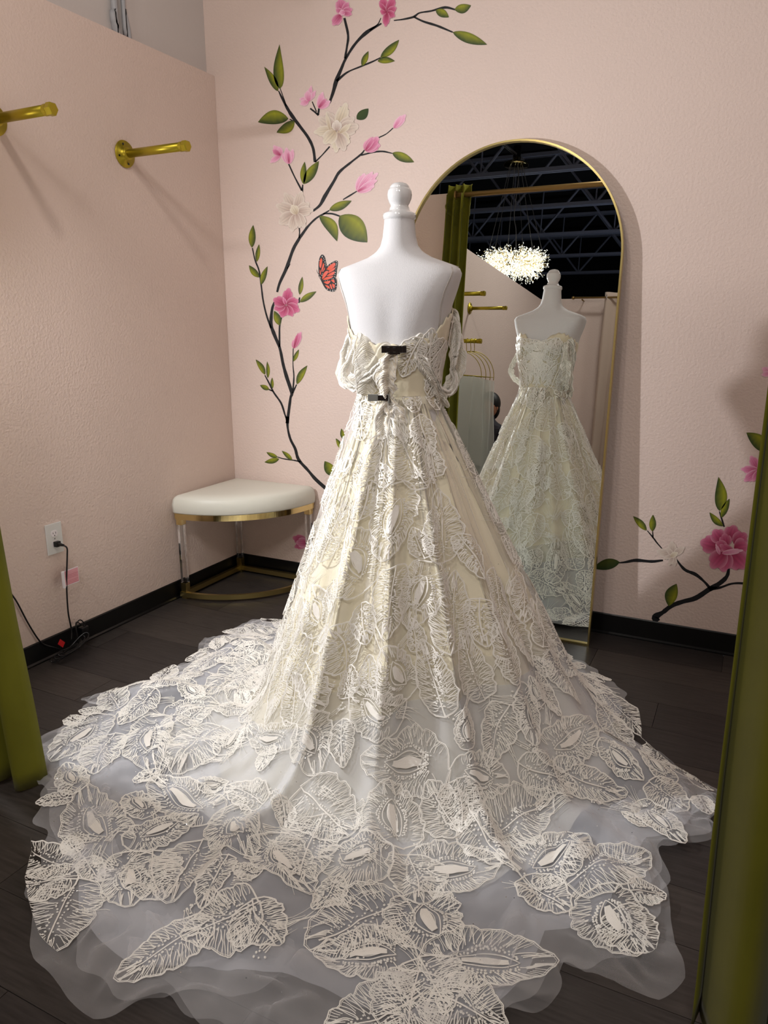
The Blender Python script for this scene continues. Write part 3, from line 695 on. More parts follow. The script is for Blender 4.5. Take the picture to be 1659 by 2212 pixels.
def foldwave(th, rho):
    """gathers running down the skirt; sharper and deeper towards the middle of the train"""
    wob = .05*vn(th*3, rho*2.2, 3)+.03*vn(th*7, rho*5, 4)
    c = np.exp(-(th/.9)**2)
    a1 = np.abs(np.sin(8.2*(th+wob)+.7)); a2 = np.abs(np.sin(14*(th+wob*1.3)+.2))
    f1 = (1-a1)**1.1*1.4-.5; f2 = (1-a2)-.5
    side = np.sin(11*(th+wob))*.5+.35*np.sin(23*th+1.3+4*wob)
    return c*(f1*.8+f2*.4)+(1-c)*side*.8
def surf(th, rho):
    th = np.asarray(th, float); rho = np.asarray(rho, float)
    tw = (th+PI) % (2*PI)-PI
    back = np.exp(-(tw/1.5)**4)
    kk = .035+.085*back
    sl = .415+.085*np.sin(tw)+.07*np.exp(-(tw/.9)**2)
    zc = 1.085-(rho-.118)/sl
    z = kk*np.logaddexp(0, zc/kk)
    z = np.minimum(z, 1.085-(rho-.118)*.9)+.014
    grow = np.clip((rho-.13)/.45, 0, 1)
    cone = 1/(1+np.exp(-(zc-.12)/.09))          # 1 on the hanging part, 0 on the floor
    R = rout(tw); e = np.clip((R-rho)/.25, 0, 1)
    fw = foldwave(tw, rho)
    dr = cone*fw*(.012+(.036+.034*np.exp(-(tw/1.0)**2))*grow)
    x0 = AX[0]+(rho+dr)*np.cos(tw+TH0); y0 = AX[1]+(rho+dr)*np.sin(tw+TH0)
    # on the floor: the folds run out, plus crumples
    wr = .030*np.abs(vn(x0*5+1, y0*5, 5))*2+.016*np.abs(vn(x0*13, y0*13, 6))*2+.006*vn(x0*34, y0*34, 7)
    ridge = .055*np.clip(fw, 0, 1.2)*np.exp(-((rho-.75)/.33)**2)
    ruff = .05*np.exp(-((tw+1.62)/.16)**2-((rho-.9)/.12)**2)+.07*np.exp(-((tw-1.75)/.35)**2-((rho-.68)/.13)**2)+.05*np.exp(-((tw-1.05)/.10)**2-((rho-.74)/.2)**2)+.045*np.exp(-((tw-.52)/.10)**2-((rho-1.0)/.16)**2)+.05*np.exp(-((tw+.33)/.10)**2-((rho-1.05)/.16)**2)
    z = z+(1-cone)*(wr*(.25+.75*e)+(ridge+ruff)*(.3+.7*e))
    dd = cone*.004*vn(tw*30, rho*20, 8)
    return np.stack([x0+dd*np.cos(tw+TH0), y0+dd*np.sin(tw+TH0), z], -1)
def surfn(th, rho):
    e = 2e-3
    a = surf(th+e, rho)-surf(th-e, rho); b = surf(th, rho+e)-surf(th, rho-e)
    n = np.cross(b, a); n /= np.linalg.norm(n, axis=-1, keepdims=True)+1e-12
    return n*np.where(n[..., 2:3] < 0, -1, 1)
def invert(P):
    d = P[..., 0]-AX[0], P[..., 1]-AX[1]
    r = np.hypot(*d); th = np.arctan2(d[1], d[0])-TH0; return (th+PI) % (2*PI)-PI, r
def hitdress(px, py):
    d = rayd(px, py); t = np.linspace(.6, 6, 2200)[:, None]; P = CP+d*t
    th, r = invert(P); z = surf(th, np.maximum(r, .119))[:, 2]
    q = np.where((P[:, 2] < z) & (r < 1.45))[0]
    if len(q) == 0:
        P0 = on_plane(px, py, 2, .03); return invert(P0)
    return th[q[0]], r[q[0]]
def layer(name, m, parent, off, r1=lambda th: rout(th), nth=420, nr=110, seed=0, jit=.0, r0=.119, drop=0.0):
    th = np.linspace(-PI, PI, nth, endpoint=False)[None, :]; u = np.linspace(0, 1, nr)[:, None]
    R = r1(th); rho = r0+(R-r0)*(u**.8)
    th2 = th+0*u; P = surf(th2, rho)
    N = surfn(th2, rho)
    o = off+jit*vn(P[..., 0]*22, P[..., 1]*22, seed)
    P = P-N*o[..., None]*np.clip((P[..., 2:3])/.02, .15, 1); P[..., 2] = np.maximum(P[..., 2], .0025+drop)
    i = np.arange(nr-1)[:, None]*nth+np.arange(nth)[None, :]; j = np.arange(nr-1)[:, None]*nth+(np.arange(nth)[None, :]+1) % nth
    return obj(name, P.reshape(-1, 3), np.stack([i, i+nth, j+nth, j], -1).reshape(-1, 4), m, parent, True)
gown = thing('wedding_gown', 'ivory strapless wedding gown with leaf lace and long train spread over dark floor', 'dress', (AX[0], AX[1], 0))
scal = lambda th: rout(th)*(1+.012*np.sin(23*th)+.010*np.sin(57*th+1))
lin_sk = layer('skirt_lining', 'lining', gown, .016, lambda th: np.minimum(rout(th)*.93, .60+.13*np.exp(-(th/1.2)**2)+.02*np.sin(7*th)), 300, 70, 1, .003)
un = layer('petticoat', 'tulle_dense', gown, .010, r0=.48, r1=lambda th: np.minimum(rout(th)*.95, .70+.18*np.exp(-(th/1.1)**2)+.03*np.sin(5*th+1)), nth=340, nr=60, seed=4, jit=.004)
un2 = layer('underskirt', 'tulle_under', gown, .006, r1=lambda th: rout(th)*(.93+.03*np.sin(9*th)), nth=400, nr=80, seed=2, jit=.004, r0=.52)
over = layer('tulle_overskirt', 'tulle', gown, 0, scal, 560, 130, 3, .0)
# loose tulle border lying past the lace
def ruffle(th0, th1, r0, r1, seed):
    nu, nv = 90, 22; u = np.linspace(0, 1, nu)[None, :]; v = np.linspace(0, 1, nv)[:, None]
    th = th0+(th1-th0)*u+.05*vn(u*9, v*5, seed); R = rout(th)
    rho = R*r0+(r1-r0)*v*R*(.65+.7*(vn(u*6, 0*u, seed)+.5))*np.sin(PI*np.clip(u, .02, .98))**.4
    x = AX[0]+rho*np.cos(th+TH0); y = AX[1]+rho*np.sin(th+TH0)
    z = .012+.045*np.abs(vn(u*13, v*4, seed+1))*2*(1-v*.6)+.012*np.abs(vn(u*30, v*8, seed+2))
    P = np.stack([x, y, z+0*x], -1)
    i = np.arange(nv-1)[:, None]*nu+np.arange(nu-1)[None, :]
    return obj('tulle_border', P.reshape(-1, 3), np.stack([i, i+nu, i+nu+1, i+1], -1).reshape(-1, 4), 'tulle', gown, True)
for q, (a, b, r0, r1) in enumerate(((-2.55, -1.9, .86, 1.04), (-1.95, -1.5, .86, 1.05), (-1.6, -.75, .84, 1.03), (-.95, -.2, .84, 1.03), (-.5, .25, .86, 1.05), (.1, .75, .84, 1.03), (.55, 1.15, .82, 1.04), (.9, 1.3, .9, 1.05))):
    ruffle(a, b, r0, r1, 20+q*3)

# ------------------------------------------------------------ lace
def ribbons(lines, mapf, h=.0012):
    """lines: list of (pts (n,2), width array or float, lift). All in chart units. mapf(x,y,h) -> positions"""
    VV = []; FF = []; n0 = 0
    X = []; Y = []; Hh = []
    for pts, wd, lift in lines:
        p = np.asarray(pts, float); n = len(p)
        d = np.gradient(p, axis=0); d /= np.linalg.norm(d, axis=1, keepdims=True)+1e-12
        nn = np.stack([-d[:, 1], d[:, 0]], 1); wv = np.broadcast_to(np.asarray(wd, float), (n,))[:, None]/2
        q = np.stack([p-nn*wv, p, p+nn*wv], 1).reshape(-1, 2)
        X.append(q[:, 0]); Y.append(q[:, 1]); Hh.append(np.tile([0, h, 0], n)+lift)
        i = (np.arange(n-1)*3)[:, None]+n0
        FF.append(np.concatenate([i+[0, 3, 4, 1], i+[1, 4, 5, 2]])); n0 += 3*n
    return np.concatenate(X), np.concatenate(Y), np.concatenate(Hh), np.concatenate(FF), n0
def motif(kind, L, W, rs, dens=1.0):
    """a lace leaf lying along +y from (0,0) to (0,L), W wide -> x, y, height, quads, (bead centres, radii)"""
    lines = []; beads = []
    skew = rs.uniform(-.12, .12)*W; nsc = rs.randint(4, 6)
    def edge(s, side):
        w_ = W/2*np.sin(PI*np.clip(s, 0, 1)**.72)**.62*(1+.13*np.abs(np.sin(nsc*PI*s+(.6 if side > 0 else 0)))-.06)
        return np.stack([side*w_+skew*np.sin(PI*s), L*(s+.03*np.sin(nsc*PI*s)*s*(1-s))], -1)
    s = np.linspace(0.0, 1, 34)
    o = np.concatenate([edge(s, -1), edge(s[::-1], 1)[1:]])
    o = o+.004*np.stack([np.sin(np.arange(len(o))*1.7), np.cos(np.arange(len(o))*1.3)], -1)*W*3
    lines.append((o, .0026, .0004)); lines.append((o*[.955, .97]+[0, .012*L], .0013, .0002))
    eye = kind == 'eye'
    ew, el0, el1 = (.15*W, .22*L, .72*L) if eye else (.02*W, .1*L, .8*L)
    def core(t, side):
        return np.stack([side*ew*np.sin(PI*t)**.9+skew*.6*np.sin(PI*t), el0+(el1-el0)*t], -1)
    nv = int(round(25*dens*(L/.16)**.5))+3
    for side in (-1, 1):
        for i in range(nv):
            t = (i+.5)/nv
            a = core(np.array([min(1, t*.98)]), side)[0]; s1 = .06+.93*t**.9
            b = edge(np.array([s1]), side)[0]
            c = (a+b)/2+V([0, -.06*L*(1-t)])+V([rs.uniform(-1, 1), rs.uniform(-1, 1)])*.014*L
            if t > .85: b = edge(np.array([.985-.02*rs.random()]), side)[0]*V([.7, 1])
            u0 = (rs.uniform(.30, .55) if eye else rs.uniform(.12, .45)); u = np.linspace(u0, .985, 7)[:, None]
            p = a*(1-u)**2+2*c*u*(1-u)+b*u*u
            p = p+V([0, 1])*.010*L*np.sin(u*8+i*1.9)+V([0, .05*L])*np.sin(PI*u)*(.5-t)
            lines.append((p, .0016*(.55+.8*np.sin(PI*(u[:, 0]*.8+.15)))*rs.uniform(.8, 1.2), 0))
            if rs.random() < .6:   # short stroke in from the rim
                b2 = edge(np.array([min(.97, s1+.45/nv)]), side)[0]; a2 = a*.45+b2*.55
                u = np.linspace(.1, 1, 5)[:, None]; p = a2*(1-u)+b2*u+V([0, .008*L])*np.sin(u*PI)
                lines.append((p, .0012, 0))
    if eye:
        t = np.linspace(0, 1, 16)
        for k_ in (1.0, .52):
            al = core(t, -1); ar = core(t[::-1], 1)
            p = np.concatenate([al, ar[1:]]); c = p.mean(0); lines.append((c+(p-c)*[k_, .3+.7*k_], .0026 if k_ > .9 else .002, .0006))
        for q in np.linspace(-.8, .8, 7):       # satin filling
            u = np.linspace(.16, .84, 8); p = np.stack([q*ew*.5*np.sin(PI*u)+skew*.6*np.sin(PI*u), el0+(el1-el0)*u], -1); lines.append((p, ew*.17, .0005))
        nb = 17
        for side in (-1, 1):
            for i in range(nb):
                t_ = (i+.5)/nb; p = core(np.array([t_]), side)[0]; p = p+V([side*(.0062+.004*math.sin(PI*t_)), 0])
                for q in range(2):
                    beads.append((p[0]+side*q*.0062*rs.uniform(.6, 1.1), p[1]+rs.uniform(-.002, .002), rs.uniform(.0022, .0034)))
    else:
        u = np.linspace(0, 1, 12); p = np.stack([skew*np.sin(PI*u)*.8, u*L*.88], -1); lines.append((p, .0032, .0006))
        nb = 20
        for i in range(nb):
            t_ = .14+.66*i/nb; amp = .010*math.sin(PI*t_)+.002
            for side in (-1, 1):
                beads.append((skew*math.sin(PI*t_)*.8+side*amp*rs.uniform(.3, 1.6), L*t_, rs.uniform(.002, .0033)))
    X, Y, Hh, FF, n0 = ribbons(lines, None)
    return X, Y, Hh, FF, np.array(beads)
_hex = np.array([(math.cos(a), math.sin(a)) for a in np.linspace(0, 2*PI, 6, endpoint=False)])
def with_beads(X, Y, Hh, FF, beads):
    n0 = len(X); nb = len(beads)
    if nb == 0: return X, Y, Hh, FF
    bx = np.concatenate([beads[:, 0][:, None]+beads[:, 2][:, None]*_hex[:, 0], beads[:, 0][:, None]], 1)
    by = np.concatenate([beads[:, 1][:, None]+beads[:, 2][:, None]*_hex[:, 1], beads[:, 1][:, None]], 1)
    bh = np.concatenate([np.full((nb, 6), .0002), beads[:, 2][:, None]*1.1], 1)
    base = n0+np.arange(nb)[:, None]*7
    f = np.concatenate([base+np.array([a, (a+1) % 6, (a+2) % 6, 6]) for a in (0, 2, 4)])
    return np.concatenate([X, bx.ravel()]), np.concatenate([Y, by.ravel()]), np.concatenate([Hh, bh.ravel()]), np.concatenate([FF, f])
def lay_on_skirt(th0, r0, ang, X, Y, Hh, lift=.0035):
    """ang: 0 = pointing outwards along the skirt, positive turns towards +theta"""
    rr = np.linspace(.119, 1.6, 500); zz = surf(np.full(500, th0), rr)[:, 2]
    zz = np.convolve(np.pad(zz, 12, 'edge'), np.ones(25)/25, 'valid')
    arc = np.concatenate([[0], np.cumsum(np.hypot(np.diff(rr), np.diff(zz)))])
    s0 = np.interp(r0, rr, arc); c, s = math.cos(ang), math.sin(ang)
    a = X*c+Y*s; b = -X*s+Y*c
    rho = np.interp(s0+b, arc, rr); th = th0+a/np.maximum((rho+r0)/2, .13)
    R = rout(th)*1.0; rho = np.minimum(rho, R+.02)
    P = surf(th, rho); N = surfn(th, rho)
    P = P+N*(Hh+lift)[:, None]; P[:, 2] = np.maximum(P[:, 2], .004)
    return P
def chart_vec(a, b):
    (t0, r0), (t1, r1) = a, b
    rr = np.linspace(.119, 1.6, 500); zz = surf(np.full(500, t0), rr)[:, 2]; zz = np.convolve(np.pad(zz, 12, 'edge'), np.ones(25)/25, 'valid')
    arc = np.concatenate([[0], np.cumsum(np.hypot(np.diff(rr), np.diff(zz)))])
    db = np.interp(r1, rr, arc)-np.interp(r0, rr, arc); dt = (t1-t0+PI) % (2*PI)-PI; da = dt*(r0+r1)/2
    return math.atan2(da, db), math.hypot(da, db)
rs = random.Random(11)
leaves = []       # (screen size rank, th, r, ang, L, W, kind)
hand = [('eye', (875, 1868), (1075, 1862), .14), ('eye', (850, 1862), (700, 1846), .14), ('eye', (872, 1838), (838, 1690), .15), ('eye', (972, 1664), (790, 1640), .15), ('eye', (972, 1662), (1095, 1690), .11),
        ('vein', (985, 1680), (1000, 1790), .10), ('vein', (880, 1850), (905, 1950), .12), ('vein', (880, 1950), (672, 2040), .16), ('eye', (900, 1925), (968, 2062), .16), ('eye', (905, 2072), (688, 2066), .11),
        ('eye', (905, 2072), (1190, 2078), .12), ('vein', (905, 2070), (965, 2180), .12), ('vein', (910, 2150), (712, 2225), .14), ('vein', (930, 2150), (1085, 2225), .12), ('vein', (905, 2100), (880, 2260), .13),
        ('eye', (1110, 1880), (1262, 1808), .14), ('vein', (1040, 1790), (1185, 1722), .13), ('vein', (1010, 1740), (1090, 1860), .10), ('vein', (1130, 1895), (1225, 1965), .10), ('vein', (1225, 1915), (1395, 1850), .13),
        ('eye', (1290, 1915), (1370, 2060), .14), ('vein', (1335, 1960), (1405, 2055), .12), ('vein', (1400, 1690), (1480, 1750), .10), ('vein', (1190, 1650), (1345, 1715), .10), ('eye', (1150, 1625), (1300, 1555), .11),
        ('vein', (1290, 1490), (1392, 1590), .12), ('eye', (262, 1850), (180, 1690), .14), ('eye', (480, 1765), (335, 1685), .13), ('eye', (500, 1740), (540, 1850), .11), ('eye', (285, 1840), (270, 1955), .13),
        ('vein', (440, 1815), (365, 1945), .14), ('eye', (265, 1830), (420, 1765), .09), ('eye', (235, 1545), (118, 1640), .13), ('vein', (250, 1585), (205, 1668), .11), ('eye', (345, 1545), (330, 1665), .13),
        ('vein', (480, 1570), (380, 1665), .15), ('eye', (640, 1600), (540, 1570), .10), ('vein', (170, 1880), (40, 1830), .10), ('vein', (170, 1895), (40, 1915), .10), ('vein', (170, 1900), (88, 2068), .15),
        ('eye', (575, 1800), (660, 1925), .13), ('vein', (560, 1950), (400, 2020), .13), ('vein', (545, 1945), (600, 2040), .11), ('vein', (460, 1985), (260, 2110), .10), ('eye', (870, 1560), (760, 1500), .11),
        ('vein', (1000, 1800), (930, 1700), .12), ('vein', (560, 1420), (440, 1500), .14), ('vein', (560, 1440), (520, 1540), .12), ('vein', (500, 1400), (400, 1455), .10), ('vein', (330, 1840), (350, 1940), .12),
        ('vein', (1120, 1650), (1240, 1700), .10), ('vein', (700, 1760), (640, 1900), .13), ('vein', (650, 1700), (760, 1800), .13)]
def planar(t, r):
    t = np.asarray(t, float); r = np.asarray(r, float)
    return np.stack([r*np.cos(t), r*np.sin(t), -2.0*np.minimum(r, .56)], -1)
for kd, a, b, wd in hand:
    pa, pb = hitdress(*a), hitdress(*b); an, L = chart_vec(pa, pb); L = min(max(L, .09), .34)
    leaves.append((pa[0], pa[1], an, L*1.06, min(wd*1.15, .17), kd))
bare = [(1000, 1040, 60), (1035, 1120, 60), (1075, 1200, 60), (960, 940, 45), (520, 1655, 55), (600, 1665, 40), (250, 1680, 60), (400, 1610, 30), (1060, 1930, 60), (1090, 2000, 70), (1180, 2030, 60), (300, 1970, 90), (210, 2010, 60), (460, 2100, 80),
        (600, 2150, 80), (950, 1760, 28), (1100, 1700, 20), (640, 2060, 60), (1300, 1800, 50), (1480, 1750, 40), (1260, 1520, 40), (1340, 1790, 50)]
bare = [(hitdress(x, y), r*.0012) for x, y, r in bare]
def discs(th, r, an, L, W):
    out = []
    for f_ in (.22, .5, .78):
        b = L*f_*math.cos(an); a = L*f_*math.sin(an); r2 = r+b*(.41 if r < .56 else 1.0); r2 = min(max(r2, .12), 1.4)
        out.append(planar(th+a/max((r+r2)/2, .13), r2))
    return V(out), V([.38, .46, .38])*W
DC = []; DR = []
for q in leaves:
    c_, r_ = discs(*q[:5]); DC.append(c_); DR.append(r_)
for (t_, r_), d in bare: DC.append(planar(t_, r_)[None]); DR.append(V([d]))
DC = np.concatenate(DC); DR = np.concatenate(DR)
pass_sz = [(.20, .50, 2200), (.16, .54, 3000), (.12, .58, 4500), (.085, .66, 6000)]
for Lm, wr_, ntry in pass_sz:
    for _ in range(ntry):
        th = rs.uniform(-PI, PI); r = rs.uniform(.125, .56) if rs.random() < .5 else .5+(float(rout(th))-.54)*math.sqrt(rs.random())
        if Lm > .12 and r < .22: continue
        an = rs.choice([0, 0, .4, -.4, PI, 2.8, -2.8]+([1.3, -1.3] if r > .5 else []))+rs.uniform(-.35, .35); L = Lm*rs.uniform(.9, 1.2); W = L*wr_*rs.uniform(.9, 1.2)
        c_, r_ = discs(th, r, an, L, W)
        if r+L*math.cos(an)*(.41 if r < .56 else 1) > float(rout(th))+.015: continue
        dd = np.linalg.norm(DC[None]-c_[:, None], axis=2)
        if (dd < (DR[None]+r_[:, None])*.80).any(): continue
        DC = np.concatenate([DC, c_]); DR = np.concatenate([DR, r_])
        leaves.append((th, r, an, L, W, 'eye' if rs.random() < (.4 if r > .5 else .12) and L > .09 else 'vein'))
bd_ = [(planar(t_, r_), d) for (t_, r_), d in bare]
def place_leaf(q):
    th, r, an, L, W, kd = q
    X, Y, Hh, FF, bd = motif(kd, L, W, rs)
    X, Y, Hh, FF = with_beads(X, Y, Hh, FF, bd)
    return lay_on_skirt(th, r, an, X, Y, Hh), FF
def vis(q):
    P = surf(V([q[0]]), V([q[1]]))[0]; d = P-CP; n = surfn(V([q[0]]), V([q[1]]))[0]
    return q[3]*q[4]/(d@d)*(1 if n@(-d) > 0 else .2)
nh = len(hand)
order = list(range(nh))+sorted(range(nh, len(leaves)), key=lambda i: -vis(leaves[i]))
rest_v, rest_f, nv = [], [], 0
for k_, idx in enumerate(order):
    P, FF = place_leaf(leaves[idx])
    if k_ < 296: obj('lace_leaf', P, FF, 'lace', over)
    else: rest_v.append(P); rest_f.append(FF+nv); nv += len(P)
if rest_v:
    o = obj('lace_leaves', np.concatenate(rest_v), np.concatenate(rest_f), 'lace', over); o['kind'] = 'stuff'
print('leaves', len(leaves))
# small filler strokes and vines between the leaves
lines_v, lines_f, nv = [], [], 0
for _ in range(520):
    th = rs.uniform(-PI, PI); r = .13+(float(rout(th))-.2)*rs.random()**.7; p = planar(th, r)
    if any(np.linalg.norm(p-q) < d for q, d in bd_): continue
    L = rs.uniform(.05, .12); ll = []; bd = []
    for q in range(rs.randint(3, 6)):
        u = np.linspace(0, 1, 8); k2 = rs.uniform(-.5, .5)
        ll.append((np.stack([(q-2)*.0045+k2*L*u**2*.6, u*L*rs.uniform(.6, 1)], -1), .0019*(1.2-u), 0))
    for q in range(rs.randint(3, 9)): bd.append((rs.gauss(0, .008), rs.gauss(0, .008), rs.uniform(.002, .0034)))
    X, Y, Hh, FF, _n = ribbons(ll, None); X, Y, Hh, FF = with_beads(X, Y, Hh, FF, np.array(bd))
    P = lay_on_skirt(th, r, rs.uniform(-PI, PI), X, Y, Hh); lines_v.append(P); lines_f.append(FF+nv); nv += len(P)
o = obj('lace_sprigs', np.concatenate(lines_v), np.concatenate(lines_f), 'lace', over); o['kind'] = 'stuff'
# sequins
n = 2600
th = rng.uniform(-PI, PI, n); r = .12+(rout(th)-.14)*rng.random(n)**.7; P = surf(th, r)+surfn(th, r)*.005
a = rng.normal(size=(n, 3)); a /= np.linalg.norm(a, axis=1, keepdims=True); b = np.cross(a, rng.normal(size=(n, 3))); b /= np.linalg.norm(b, axis=1, keepdims=True)
Q = np.stack([P+a*.0013, P+b*.0013, P-a*.0013, P-b*.0013], 1).reshape(-1, 3); Q[:, 2] = np.maximum(Q[:, 2], .003)
o = obj('sequins', Q, np.arange(4*n).reshape(-1, 4), 'sequin', over); o['kind'] = 'stuff'

# ------------------------------------------------------------ bodice
def ztop(al):
    d = np.abs((al+PI) % (2*PI)-PI)
    return np.interp(d, [0, .25, .6, 1.0, 1.35, 1.75, 2.2, 2.55, 2.80, 2.98, PI], [1.248, 1.252, 1.258, 1.285, 1.325, 1.345, 1.362, 1.375, 1.368, 1.33, 1.305])
na, nz = 160, 26; al = np.linspace(-PI, PI, na, endpoint=False)[None, :]; v = np.linspace(0, 1, nz)[:, None]
zt = ztop(al)+.004*np.sin(al*29); Z = 1.055+(zt-1.055)*v
P = torso(al+0*v, Z, .006, .006)+0
rad = P[..., :2]-AX; P[..., :2] += rad*(.012*vn(al*9, v*7, 9))[..., None]
i = np.arange(nz-1)[:, None]*na+np.arange(na)[None, :]; j = np.arange(nz-1)[:, None]*na+(np.arange(na)[None, :]+1) % na
bod = obj('bodice', P.reshape(-1, 3), np.stack([i, j, j+na, i+na], -1).reshape(-1, 4), 'satin', gown, True)
s_ = bod.modifiers.new('thick', 'SOLIDIFY'); s_.thickness = .003
def lay_on_torso(al0, z0, ang, X, Y, Hh, lift=.009):
    c, s = math.cos(ang), math.sin(ang); a = X*c+Y*s; b = -X*s+Y*c
    P = torso(al0+a/.125, z0+b, .0, .006); Q = torso(al0+a/.125, z0+b, .01, .006)
    N = Q-P; N /= np.linalg.norm(N, axis=1, keepdims=True)+1e-9
    return P+N*(Hh+lift)[:, None]
bl = [(-.55, 1.12, .1, .12, .075, 'vein'), (-.95, 1.17, .5, .13, .08, 'vein'), (-1.35, 1.10, -.2, .14, .085, 'vein'), (-.75, 1.22, 2.9, .10, .07, 'vein'), (.62, 1.27, 2.8, .12, .075, 'vein'), (1.05, 1.16, .2, .14, .08, 'vein'),
      (1.45, 1.11, .0, .15, .08, 'eye'), (.95, 1.10, -.7, .10, .06, 'vein'), (-1.1, 1.08, 1.2, .11, .07, 'vein'), (1.4, 1.26, 2.4, .11, .07, 'vein'), (-1.5, 1.30, 2.9, .12, .07, 'vein')]
for s in (-1, 1):
    bl += [(PI-s*.18, 1.265, s*-.85, .115, .065, 'eye'), (PI-s*.22, 1.09, s*.1, .13, .07, 'eye'), (PI-s*.62, 1.10, s*.3, .14, .07, 'vein'), (PI-s*1.0, 1.22, s*.4, .12, .07, 'vein'), (PI-s*.1, 1.17, s*-.2, .11, .05, 'vein'), (PI-s*1.15, 1.08, 0, .13, .07, 'vein'), (PI-s*.8, 1.27, s*-.5, .09, .06, 'vein'), (PI-s*.5, 1.20, s*-.9, .11, .07, 'vein'), (PI-s*.40, 1.23, s*.2, .12, .08, 'vein'), (PI-s*.28, 1.14, s*.5, .11, .06, 'vein')]
for q in bl:
    a0, z0, an, L, W, kd = q; X, Y, Hh, FF, bd = motif(kd, L/1.45, W/1.45, rs, .75); X, Y, Hh, bd = X*1.45, Y*1.45, Hh*1.6+.001, bd*1.3; X, Y, Hh, FF = with_beads(X, Y, Hh, FF, bd)
    # clip below the neckline
    P = lay_on_torso(a0, z0, -an, X, Y, Hh)
    obj('lace_leaf', P, FF, 'lace', bod)
# curl at the middle of the front
ll = []
for s in (-1, 1):
    u = np.linspace(0, 1, 30); t_ = u*2.2*PI; rr = .016*(1-u*.75)
    ll.append((np.stack([s*(.004+rr*np.cos(t_)), 1.262+.03+rr*np.sin(t_)-1.262], -1), .0032, .001))
X, Y, Hh, FF, _n = ribbons(ll, None); obj('lace_curl', lay_on_torso(PI, 1.262, 0, X, Y, Hh), FF, 'lace', bod)

# draped lace strips: off-shoulder swags and the bunched tail held by the clips
def swag(name, path, wd, parent, seed=0, mm='tulle_dense', nv=15, up=None, crump=.010, leaf=True, rag=.7):
    Pth = V(smooth_path(path, 9)); n = len(Pth)
    T = np.gradient(Pth, axis=0); T /= np.linalg.norm(T, axis=1, keepdims=True)
    Cn = V([AX[0], AX[1], 0]); outw = Pth-Cn; outw[:, 2] = 0; outw /= np.linalg.norm(outw, axis=1, keepdims=True)
    if up is not None: outw = np.tile(V(up, dtype=float), (n, 1))
    S = np.cross(T, outw); S /= np.linalg.norm(S, axis=1, keepdims=True)+1e-9; Nn = np.cross(S, T)
    L = np.concatenate([[0], np.cumsum(np.linalg.norm(np.diff(Pth, axis=0), axis=1))])
    W = np.interp(np.linspace(0, 1, n), np.linspace(0, 1, len(wd)), wd)
    def at(b, a):      # b along (m), a across in -1..1
        ii = np.clip(b, 0, L[-1]); g = lambda A: np.stack([np.interp(ii, L, A[:, k]) for k in range(3)], -1)
        w_ = np.interp(ii, L, W)/2; c = g(Pth); s = g(S); nn = g(Nn)
        edge = 1+rag*vn(ii*60, np.sign(a)*3, seed+5)*np.abs(a)
        fold = crump*(np.sin(a*4.2+vn(ii*14, 0*ii, seed)*6)+1.8*vn(ii*45, a*2.5, seed+1)+.8*vn(ii*110, a*5, seed+2))
        return c+s*(a*w_*edge)[:, None]+nn*(fold+.16*w_*(1-a*a))[:, None]
    u = np.linspace(0, L[-1], n*2); v = np.linspace(-1, 1, nv); UU, VV_ = np.meshgrid(u, v, indexing='ij')
    P = at(UU.ravel(), VV_.ravel()); k = nv
    i = np.arange(len(u)-1)[:, None]*k+np.arange(k-1)[None, :]
    o = obj(name, P, np.stack([i, i+1, i+k+1, i+k], -1).reshape(-1, 4), mm, parent, True)
    if leaf:
        ll = []; r2 = random.Random(seed)
        nl = int(L[-1]/.0028)
        for q in range(nl):
            b0 = q/nl*L[-1]; sd = 1 if q % 2 else -1; uu = np.linspace(0, 1, 6)
            w_ = float(np.interp(b0, L, W))/2
            ll.append((np.stack([sd*(.05+.93*uu)*w_, b0+.03*uu**1.5*r2.uniform(.5, 1.2)], -1), .0019, 0))
        for sd in (-1, 1):
            uu = np.linspace(0, L[-1], n*2); ll.append((np.stack([sd*np.interp(uu, L, W)/2*.99, uu], -1), .003, .0003))
        X, Y, Hh, FF, _n = ribbons(ll, None)
        w_ = np.interp(Y, L, W)/2; P = at(Y, X/w_); Pa = at(Y, X/w_+.02); Pb = at(Y+.001, X/w_)
        N = np.cross(Pa-P, Pb-P); N /= np.linalg.norm(N, axis=1, keepdims=True)+1e-12
        for sg in (1, -1):
            obj('lace_veining', P+N*(sg*(Hh+.0008))[:, None], FF, 'lace', o)
    return o
DV = -rayd(863, 800); DV[2] = 0; DV /= np.linalg.norm(DV)      # direction from the form to the viewer, level
def at_view(px, py, dep):     # a point on the view-facing plane through the form's axis, moved dep towards the viewer
    d = rayd(px, py); n = DV; p0 = V([AX[0], AX[1], 0])+DV*dep; t = ((p0-CP)@n)/(d@n); return CP+d*t
sw = lambda pts: [at_view(*p) for p in pts]
# right shoulder swag: outer fall, inner fall, top
swag('shoulder_swag', sw([(948, 712, .02), (962, 690, .0), (978, 676, -.03), (984, 705, -.02), (985, 745, -.01), (978, 790, 0), (982, 815, 0), (978, 838, .0), (966, 848, .02), (948, 838, .04), (936, 812, .06), (925, 790, .07)]), [.02, .03, .028, .024, .02, .016, .012, .02, .016, .022, .03, .035], gown, 3, crump=.004, up=DV)
swag('shoulder_swag', sw([(898, 745, .10), (905, 775, .105), (925, 810, .10), (945, 845, .07), (955, 880, .03)]), [.018, .034, .030, .026, .05], gown, 4, crump=.006, up=DV)
swag('shoulder_swag', sw([(970, 678, -.04), (984, 695, -.02), (986, 740, -.01), (984, 770, 0)]), [.012, .026, .022, .008], gown, 5, crump=.004, up=DV)
swag('shoulder_swag', sw([(890, 742, .105), (920, 735, .10), (945, 715, .07), (965, 690, .02), (975, 680, -.02)]), [.02, .05, .05, .035, .02], gown, 6, crump=.005, up=DV)
